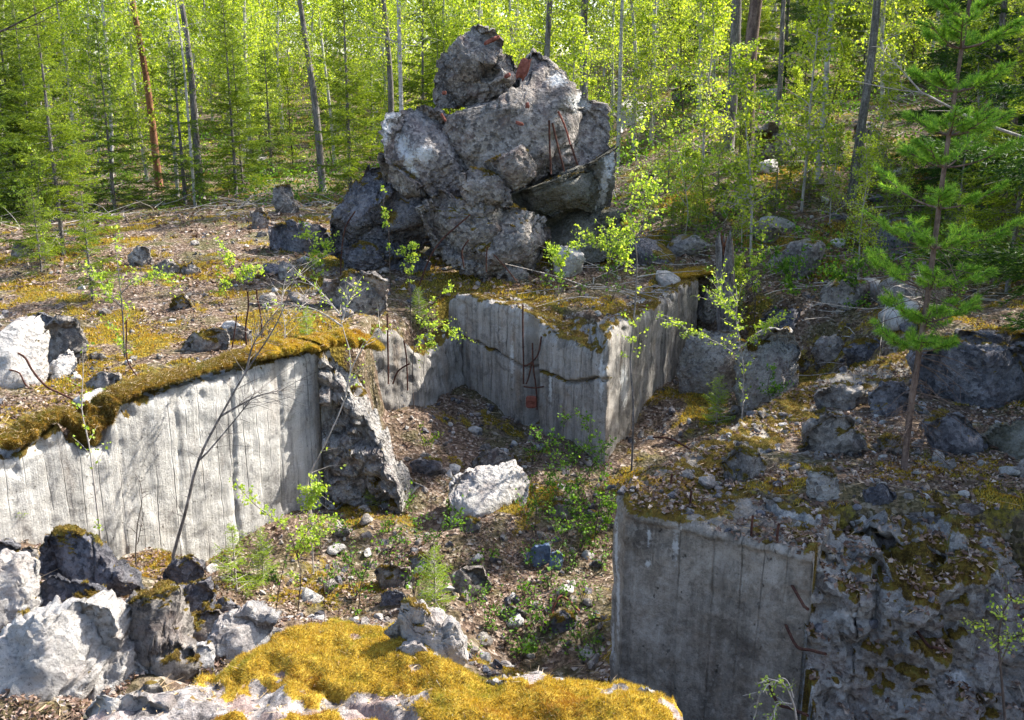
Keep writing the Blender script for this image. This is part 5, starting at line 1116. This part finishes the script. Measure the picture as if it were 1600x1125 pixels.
# shade trees outside the right of the frame
for k, (x, y, sc) in enumerate(SHADE):
    put_tree(SPRD[k % 2], (x, y, terr(x, y)[0]-.1), ['dark spruce', 'wide dark spruce'][k % 2]+' standing beyond the right side of the view', 'spruce', 'spruce_tree', k*1.7, sc, 'spruces beyond the right edge')
PN = pine_mesh(4.6, 91)
g = ground(1412, 735); put_tree(PN, g-[0, 0, .05], 'young blue green pine with bare lower twigs growing on the right block', 'pine', 'pine_tree', .4, 1., None, (0, .035))
for px, py, sc, k, lb in [(680, 945, .55, 0, 'fresh green little spruce in the middle of the pit'), (370, 925, .62, 1, 'yellow green little spruce at the foot of the left wall'), (412, 905, .5, 0, 'second yellow green spruce right beside the first at the wall foot'), (20, 845, .5, 1, 'little spruce at the left edge by the wall'),
        (1120, 665, .62, 0, 'little spruce in the passage left of the right block'), (580, 790, .32, 1, 'tiny feathery spruce under the jagged wall end'), (655, 500, .45, 0, 'little spruce above the low wall'), (1385, 1150, .42, 1, 'dark little spruce in front of the broken face at the bottom right'), (480, 525, .35, 0, 'low spruce sprig on the far end of the terrace'), (1195, 560, .3, 1, 'spruce sprig on the mossy topped rock')]:
    T_at(SAP[k], px, py, lb, 'spruce', 'spruce_sapling', sc, px*.3)

# ------------------------------------------------------------------ saplings, bushes and bare branches traced by their stems
def sapling(stems, Y, label, leaves=120, lsize=.035, mat='twigdark', leafm='birchleafd', twigs=10, tl=.18, r=.007, name='birch_sapling', cat='sapling', seed=0, y1=None, leaf_from=.25, grounded=True, depth=.12):
    lsize = lsize*.95; r = r*1.1; rs = np.random.RandomState(seed+500); tb = MB(); C = []
    if Y is None: g = ground(*stems[0][0]); Y = g[1]
    for si, st in enumerate(stems):
        dy = 0 if si == 0 else rs.uniform(-depth, depth); P = [at_y(px, py, Y+dy*k/len(st)) for k, (px, py) in enumerate(st)]
        if si == 0 and grounded: P = [np.array([P[0][0], P[0][1], terr(P[0][0], P[0][1])[0]-.05])]+P
        P = smooth_path(P, 22); L = np.linalg.norm(np.diff(P, axis=0), axis=1).sum(); tb.tube(P, r*(1 if si == 0 else .6), .0022, 6, .001)
        for k in range(int(twigs)):
            i = rs.randint(int(22*leaf_from), 21); a = P[i]; d = rand_dirs(1, rs)[0]*np.array([1, 1, .5])+(P[i+1]-P[i])/np.linalg.norm(P[i+1]-P[i])*.7; d *= tl*rs.uniform(.4, 1.2)
            b = a+d*.5+[0, 0, .0]; c = a+d+np.array([0, 0, -.25*tl*rs.uniform(-.3, 1)]); tb.tube(np.array([a, b, c]), .003, .0012, 4)
            n = max(0, int(2.2*leaves/(twigs*len(stems)))); 
            if n: f = rs.uniform(.1, 1.05, (n, 1)); C.append(a+(c-a)*f+rs.normal(size=(n, 3))*lsize*.5)
    base = np.array([*at_y(*stems[0][0], Y)]); e = empty(name, base, label, cat)
    obj('stem', tb.mesh('stem', M[mat], off=base), e)
    if C:
        C = np.concatenate(C); V, T = leaf_quads(C, lsize*rs.uniform(.6, 1.2, len(C)), rs); lb = MB(); lb.add(V, None, T); obj('leaves', lb.mesh('leaves', M[leafm], False, off=base), e)
    return e
SP = [
 ([[(990, 640), (985, 560), (992, 480), (995, 400), (985, 320), (995, 250), (1000, 190)], [(992, 420), (975, 400), (965, 370)], [(990, 380), (1015, 330), (1020, 290)]], 12.2, 'tall slim birch sapling standing before the right face of the middle block', dict(leaves=620, twigs=34, tl=.24, lsize=.045, mat='bark', r=.015)),
 ([[(905, 800), (900, 740), (880, 690), (885, 650)], [(900, 740), (860, 700), (840, 670)], [(895, 720), (920, 690), (915, 650)], [(903, 760), (930, 720), (940, 700)]], None, 'leafy bush at the sunny foot of the middle block', dict(leaves=340, twigs=20, tl=.2, lsize=.036, leafm='shrubleaf')),
 ([[(925, 870), (935, 800), (938, 760), (940, 700)], [(925, 860), (905, 800), (890, 760)], [(928, 840), (950, 810), (955, 780)]], None, 'dark stemmed bush between the blue stone and the right block', dict(leaves=380, twigs=20, tl=.2, lsize=.04, leafm='shrubleaf')),
 ([[(465, 960), (470, 900), (465, 860), (480, 830), (505, 810), (540, 800)], [(467, 880), (455, 840), (440, 820), (400, 790), (372, 760)], [(470, 870), (480, 850), (495, 830)]], None, 'small dark stemmed birch near the wall foot in the pit', dict(leaves=240, twigs=14, tl=.16, lsize=.04)),
 ([[(485, 860), (488, 820), (480, 760), (487, 735), (510, 690), (540, 620), (548, 560), (535, 510), (530, 480)], [(540, 620), (548, 580), (570, 540), (600, 505)], [(487, 735), (483, 790), (480, 850)], [(535, 510), (505, 490), (480, 480), (440, 475)], [(535, 500), (545, 470), (560, 445)], [(530, 490), (505, 460), (470, 430)]], 10.3, 'pale bent birch trunk leaning up past the end of the left wall', dict(leaves=150, twigs=14, tl=.3, lsize=.04, mat='twig', r=.016, leaf_from=.1)),
 ([[(270, 875), (290, 800), (310, 720), (345, 650), (385, 580), (430, 510), (455, 450), (475, 400)], [(310, 720), (330, 700), (380, 640), (400, 610)], [(345, 650), (400, 620), (440, 610)], [(385, 580), (395, 540), (420, 500)]], 8.7, 'dark leafless curved trunk in front of the left wall', dict(leaves=0, twigs=26, tl=.35, mat='bark', r=.018)),
 ([[(212, 868), (215, 820), (222, 780), (218, 750)], [(215, 850), (225, 800)]], 8.7, 'short dead twig standing at the left wall foot', dict(leaves=0, twigs=8, tl=.12, mat='twigdark')),
 ([[(158, 850), (150, 780), (140, 700), (128, 640), (130, 580), (128, 540)]], 8.2, 'thin bare sapling crossing the moss overhang', dict(leaves=40, twigs=12, tl=.2, mat='twig', r=.009)),
 ([[(485, 805), (484, 790), (478, 760), (488, 740)], [(484, 790), (492, 775), (496, 760)]], 9.6, 'drooping leafy birch shoot in front of the wall shadow', dict(leaves=260, twigs=16, tl=.12, lsize=.04, mat='twig')),
 ([[(195, 560), (192, 500), (188, 450), (182, 400), (178, 360)], [(190, 480), (165, 450), (150, 430)], [(188, 460), (215, 435), (240, 430)]], None, 'thin young birch on the terrace with fresh yellow leaves', dict(leaves=260, twigs=18, tl=.3, lsize=.045, mat='bark', r=.012)),
 ([[(645, 560), (660, 500), (680, 470), (700, 450), (735, 435)], [(660, 500), (690, 505), (715, 525)], [(655, 520), (668, 500), (672, 540)]], 13.2, 'leafy birch shoots arching over the low wall', dict(leaves=300, twigs=14, tl=.2, lsize=.04)),
 ([[(640, 440), (635, 410), (628, 385)], [(640, 440), (645, 410), (643, 380)]], 14.6, 'two leafy upright shoots before the dark hollowed boulder', dict(leaves=110, twigs=10, tl=.08, lsize=.05)),
 ([[(607, 360), (600, 325), (598, 290)]], 15.6, 'thin leafy shoot against the dark left rocks', dict(leaves=60, twigs=8, tl=.1, lsize=.05)),
 ([[(1160, 640), (1162, 580), (1155, 530), (1150, 490), (1160, 440)], [(1160, 560), (1120, 535), (1075, 515), (1060, 505)], [(1158, 540), (1190, 520), (1205, 500)], [(1152, 500), (1130, 470), (1125, 440)]], 12.8, 'young birch growing in front of the two large rocks', dict(leaves=460, twigs=20, tl=.28, lsize=.045, mat='twig', r=.009)),
 ([[(1205, 640), (1200, 600), (1210, 570)], [(1204, 620), (1220, 600)]], 12.6, 'small green bush at the foot of the mossy topped rock', dict(leaves=160, twigs=12, tl=.16, lsize=.04, leafm='shrubleaf')),
 ([[(1070, 370), (1075, 330), (1068, 280), (1060, 240), (1045, 200)], [(1072, 320), (1050, 290), (1030, 260)], [(1070, 300), (1095, 270), (1110, 250)]], None, 'pale stemmed leafy sapling right of the rock pile', dict(leaves=420, twigs=22, tl=.45, lsize=.06, mat='twig', r=.012)),
 ([[(880, 440), (878, 415), (885, 395), (895, 380)], [(878, 420), (868, 400), (862, 385)]], 15.0, 'bright leafy shrub by the dark cavity under the slab', dict(leaves=240, twigs=14, tl=.16, lsize=.05)),
 ([[(950, 420), (955, 390), (960, 360), (962, 330)], [(952, 400), (935, 380), (925, 370)], [(955, 400), (975, 380), (985, 360)]], 15.4, 'feathery shrub at the right foot of the rock pile', dict(leaves=360, twigs=18, tl=.25, lsize=.05)),
 ([[(1180, 470), (1175, 430), (1185, 400), (1190, 370)], [(1178, 450), (1160, 420), (1150, 400)]], 15.2, 'leafy shrub right of the rotten stump', dict(leaves=300, twigs=16, tl=.25, lsize=.05)),
 ([[(670, 720), (660, 690), (655, 665)], [(665, 700), (680, 680)]], None, 'low green sprig right of the jagged wall end', dict(leaves=60, twigs=8, tl=.1, lsize=.04)),
 ([[(665, 905), (672, 860), (685, 830), (700, 790)], [(675, 855), (660, 830), (645, 810)], [(680, 840), (705, 820), (720, 800)]], None, 'dark stemmed sprout rising before the fresh spruce', dict(leaves=160, twigs=12, tl=.14, lsize=.035, leafm='shrubleaf')),
 ([[(430, 960), (440, 900), (450, 860)], [(435, 920), (420, 890)]], None, 'thin green sprig beside the yellow green spruces', dict(leaves=50, twigs=8, tl=.1, lsize=.035, leafm='shrubleaf')),
 ([[(1570, 1125), (1565, 1060), (1560, 1000), (1570, 950), (1590, 930)], [(1565, 1020), (1545, 990), (1525, 970)], [(1562, 1040), (1580, 1000), (1600, 990)]], 5.0, 'leafy shoot in front of the broken face at the right edge', dict(leaves=150, twigs=18, tl=.12, lsize=.022, grounded=False)),
 ([[(1245, 1135), (1240, 1100), (1225, 1070), (1200, 1060)], [(1240, 1090), (1225, 1060), (1190, 1080), (1180, 1120)], [(1238, 1100), (1215, 1100), (1205, 1125)]], 4.9, 'thin leafy sprig at the bottom in front of the near right block', dict(leaves=80, twigs=12, tl=.07, lsize=.02, grounded=False, mat='twig')),
 ([[(1385, 470), (1420, 450), (1440, 430)], [(1400, 455), (1430, 470), (1470, 480)]], 12, 'bare fallen branch behind the pine', dict(leaves=0, twigs=14, tl=.3, mat='twig')),
 ([[(1600, 215), (1530, 190), (1470, 160), (1440, 145), (1400, 140), (1330, 125)], [(1440, 145), (1400, 100), (1370, 70)]], 13, 'grey dead branch reaching in from the right edge', dict(leaves=0, twigs=14, tl=.4, mat='twig', grounded=False, r=.02)),
 ([[(70, 410), (66, 360), (60, 300), (62, 240)], [(66, 350), (50, 320), (40, 300)]], None, 'leafy birch sapling at the left end of the terrace', dict(leaves=260, twigs=18, tl=.35, lsize=.05, mat='bark', r=.012)),
 ([[(440, 560), (446, 520), (440, 470), (450, 420)], [(445, 510), (470, 480), (480, 450)]], None, 'wispy leafless sapling near the bent iron rods', dict(leaves=0, twigs=20, tl=.3, mat='twig', r=.008)),
 ([[(355, 470), (352, 440), (362, 415), (360, 395)], [(354, 450), (375, 430), (390, 420)]], None, 'fresh green shrub on the middle of the terrace', dict(leaves=220, twigs=14, tl=.22, lsize=.05)),
 ([[(495, 440), (490, 410), (480, 380), (478, 350)], [(492, 425), (505, 400), (512, 380)]], None, 'yellow leaved shrub left of the grey boulder', dict(leaves=280, twigs=16, tl=.22, lsize=.05)),
 ([[(560, 960), (565, 910), (580, 870), (585, 830)], [(566, 905), (545, 880), (535, 860)]], None, 'slim sprout among the stones in the left of the pit', dict(leaves=90, twigs=12, tl=.14, lsize=.034, leafm='shrubleaf')),
 ([[(835, 830), (838, 790), (830, 750), (842, 720)], [(838, 780), (855, 760), (860, 740)]], None, 'slim leafy sprout on the sunny moss right of the white boulder', dict(leaves=150, twigs=12, tl=.16, lsize=.034, leafm='shrubleaf')),
 ([[(885, 900), (880, 850), (890, 800), (885, 770)], [(882, 850), (865, 820), (860, 800)]], None, 'dark thin sprout just right of the blue stone', dict(leaves=120, twigs=12, tl=.16, lsize=.034, leafm='shrubleaf')),
 ([[(1240, 470), (1238, 430), (1250, 400), (1255, 370)], [(1240, 440), (1220, 410), (1212, 395)]], None, 'green shrub on the shaded bank above the passage', dict(leaves=320, twigs=16, tl=.3, lsize=.055, leafm='shrubleaf')),
 ([[(1340, 480), (1335, 440), (1345, 410)], [(1336, 450), (1315, 430), (1300, 420)]], None, 'low green shrub left of the pine trunk', dict(leaves=300, twigs=16, tl=.3, lsize=.055, leafm='shrubleaf')),
 ([[(1480, 490), (1485, 450), (1475, 400), (1480, 360)], [(1484, 440), (1505, 410), (1515, 390)], [(1482, 450), (1460, 430), (1450, 420)]], None, 'green bush right of the pine above the dark overhanging rock', dict(leaves=520, twigs=20, tl=.35, lsize=.055, leafm='shrubleaf')),
 ([[(-5, 52), (40, 30), (80, 10), (110, -5)], [(0, 48), (50, 40), (90, 20)]], 14, 'dark bare branch in the upper left corner', dict(leaves=0, twigs=6, tl=.3, mat='twigdark', grounded=False, r=.012)),
]
for k, (st, Y, lb, kw) in enumerate(SP):
    nm = 'branch' if 'branch' in lb or 'twig' in lb else 'bush' if ('bush' in lb or 'shrub' in lb) else 'sapling'
    sapling(st, Y, lb, seed=k, name=nm, cat=nm, **kw)
# low green plants in the pit
PL = []
for k in range(4):
    rs = np.random.RandomState(600+k); tb = MB(); C = []
    for j in range(5):
        a = rs.uniform(0, 6.28); e = np.array([math.cos(a)*.1, math.sin(a)*.1, rs.uniform(.12, .3)]); tb.tube(np.array([[0, 0, 0], e*.5+[0, 0, .03], e]), .003, .0015, 4); C.append(e*rs.uniform(.3, 1, (7, 1))+rs.normal(size=(7, 3))*.025)
    C = np.concatenate(C); V, T = leaf_quads(C, .034*rs.uniform(.6, 1.2, len(C)), rs, None, .25, .8, .4); lb = MB(); lb.add(V, None, T); PL.append((tb.mesh('stem', M['twigdark']), lb.mesh('leaves', M['shrubleaf'], False)))
rs = np.random.RandomState(620)
def plants(box, n, label, group, s0=.7, s1=1.4):
    for k in range(n):
        g = ground(rs.uniform(box[0], box[2]), rs.uniform(box[1], box[3])); e = empty('seedling', g, label, 'seedling', group); e.rotation_euler = (0, 0, rs.uniform(0, 6.3)); s = rs.uniform(s0, s1); e.scale = (s, s, s)
        p = PL[rs.randint(4)]; obj('stem', p[0], e); obj('leaves', p[1], e)
plants((740, 860, 950, 1040), 46, 'low green seedling on the shaded right side of the pit floor', 'seedlings on the shaded pit floor')
plants((500, 760, 740, 940), 22, 'low green seedling among stones on the left side of the pit floor', 'seedlings on the left pit floor')
plants((820, 690, 950, 860), 26, 'low green seedling at the foot of the middle block', 'seedlings by the middle block')
plants((850, 415, 1080, 480), 14, 'small green seedling on top of the middle block', 'seedlings on the middle block', .8, 1.5)
# undergrowth of the wood and slope
rs = np.random.RandomState(640); n = 3400; y = 15.5*(46/15.5)**rs.uniform(size=n); x = rs.uniform(-.62, .62, n)*y
k = ((x > 1.5) | (y > 24)) & (N2(x, y, .5, 3, 3.) > -.02); x, y = x[k], y[k]; z = terr(x, y)
C = []; 
for i in range(len(x)):
    m = 26; q = rs.normal(size=(m, 3))*np.array([.22, .22, .13])*(1+y[i]*.02); q[:, 2] = np.abs(q[:, 2])*1.6+.03; C.append(q+[x[i], y[i], z[i]])
C = np.concatenate(C); V, T = leaf_quads(C, (.03+.0016*C[:, 1])*rs.uniform(.6, 1.3, len(C)), rs); mb = MB(); mb.add(V, None, T)
tag(obj('undergrowth', mb.mesh('undergrowth', M['shrubleaf'], False)), 'low green undergrowth covering the wood floor and the slope', 'undergrowth', kind='stuff')
# brushwood: dead twigs on the slope
mb = MB(); rs = np.random.RandomState(650)
for i in range(1500):
    y_ = 14*(34/14)**rs.uniform(); x_ = rs.uniform(-.6, .6)*y_
    if sdf(np.array([x_]), np.array([y_]), PIT)[0] < .3 or (x_ < 1 and y_ < 21): continue
    z_ = terr(x_, y_)[0]; a = rs.uniform(0, 6.28); L = rs.uniform(.3, 1.4); d = np.array([math.cos(a), math.sin(a), rs.uniform(-.1, .35)])*L; p0 = np.array([x_, y_, z_+.05])
    P = smooth_path([p0, p0+d*.4+rs.normal(size=3)*.06, p0+d], 6); mb.tube(P, rs.uniform(.006, .014), .003, 4)
tag(obj('brushwood', mb.mesh('brushwood', M['twig'])), 'grey fallen twigs and brushwood over the slope and wood edge', 'brushwood', kind='stuff')

# rotten stump
g = at_y(1150, 455, 15.0); g[2] = terr(g[0], g[1])[0]; th = np.linspace(0, 6.2832, 41)[:-1]; zz = np.linspace(0, 1, 40)
H0 = at_y(1130, 350, 15.0)[2]-g[2]
top = H0*(.92+.22*noise(np.stack([np.cos(th)*2, np.sin(th)*2, th*0+1.], 1))+.10*noise(np.stack([np.cos(th)*7, np.sin(th)*7, th*0], 1)))
R_ = .155*(1+.12*noise(np.stack([np.cos(th)*2.5, np.sin(th)*2.5, th*0], 1))+.08*noise(np.stack([np.cos(th)*8, np.sin(th)*8, th*0], 1)))
V = []
for u in zz: zc = u*top; rr = R_*(1.25-.45*u+.25*np.exp(-u*9)); V.append(np.stack([rr*np.cos(th)-.22*u, rr*np.sin(th), zc-.1], 1))
for u in (.97, .8, .5): V.append(np.stack([R_*.72*np.cos(th)-.22*u, R_*.72*np.sin(th), u*top*.96-.1], 1))
V = np.array(V); nv, nu = V.shape[:2]; i = np.arange(nv-1)[:, None]*nu; j = np.arange(nu)[None]; kk = (j+1) % nu
V = V.reshape(-1, 3)+.012*fbm(V.reshape(-1, 3)*np.array([1, 1, .25]), 14, 3)[:, None]*np.array([1, 1, 0])
st = tag(obj('tree_stump', mesh_from('tree_stump', V, np.stack([i+j, i+kk, i+nu+kk, i+nu+j], -1).reshape(-1, 4), M['bark']), None, g), 'rotten grey tree stump with a splintered reddish top on the slope', 'stump')
mb = MB(); rs = np.random.RandomState(3)
for k in range(16):
    a = rs.uniform(0, 6.28); b = np.array([.09*math.cos(a)-.22*.9, .09*math.sin(a), H0*.8]); mb.tube(np.array([b, b+[rs.normal()*.02, 0, .1], b+[rs.normal()*.03, 0, rs.uniform(.15, .38)]]), .018, .003, 5)
obj('splinters', mb.mesh('splinters', M['barkred']), st)

# ------------------------------------------------------------------ say of each repeat where it stands: beside which thing of its own look
bpy.context.view_layer.update()
HER = [o for o in COL.objects if o.parent is None and 'label' in o and 'group' not in o and 'kind' not in o and o.location.length > .01 and o['category'] not in ('branch', 'iron rod', 'moss', 'straw')]
HP = np.array([o.location[:] for o in HER]); HW = [len(o['label'].split()) for o in HER]; HT = [o['category'] in ('birch', 'spruce', 'pine') for o in HER]
used = {}
for o in [o for o in COL.objects if o.parent is None and 'group' in o]:
    if 'beyond the right' in o['group']: continue
    x, y, z = o.location; tree = o['category'] in ('birch', 'spruce'); lean = o.rotation_euler[1]
    if tree:
        pre = {'birch': 'slim birch', 'spruce': 'bushy spruce'}[o['category']] if o.name.split('.')[0] != 'young_birch' else 'young bushy birch'
        if lean > .045: pre = 'right leaning '+pre
        elif lean < -.045: pre = 'left leaning '+pre
        elif o.scale[0] < .85: pre = 'shorter '+pre
    else:
        pre = ' '.join(o['label'].split()[:3]) if o['category'] == 'stone' else 'low green seedling'
        if o['label'].startswith('chunk'): pre = 'broken concrete chunk'
        if o['category'] == 'stone' and o.scale[0] > .085: pre = 'larger '+pre
    d = np.hypot(HP[:, 0]-x, (HP[:, 1]-y)*(.6 if not tree else .8)); best = None
    for i in np.argsort(d)[:40]:
        if HT[i] != tree and tree: continue
        dx = HP[i, 0]/HP[i, 1]*y-x; dy = HP[i, 1]-y
        rel = ('left of' if dx > 0 else 'right of') if abs(dx) > abs(dy)*.6 else ('in front of' if dy > 0 else 'behind')
        near = 'just ' if d[i] < (.5 if not tree else 2.5) else 'far ' if rel == 'behind' and d[i] > (3 if not tree else 8) else ''
        lb_ = '%s %s%s the %s' % (pre, near, rel, HER[i]['label'])
        if len(lb_.split()) > 16: continue
        if best is None: best = lb_
        if lb_ not in used: best = lb_; break
    if best: used[best] = 1; o['label'] = best
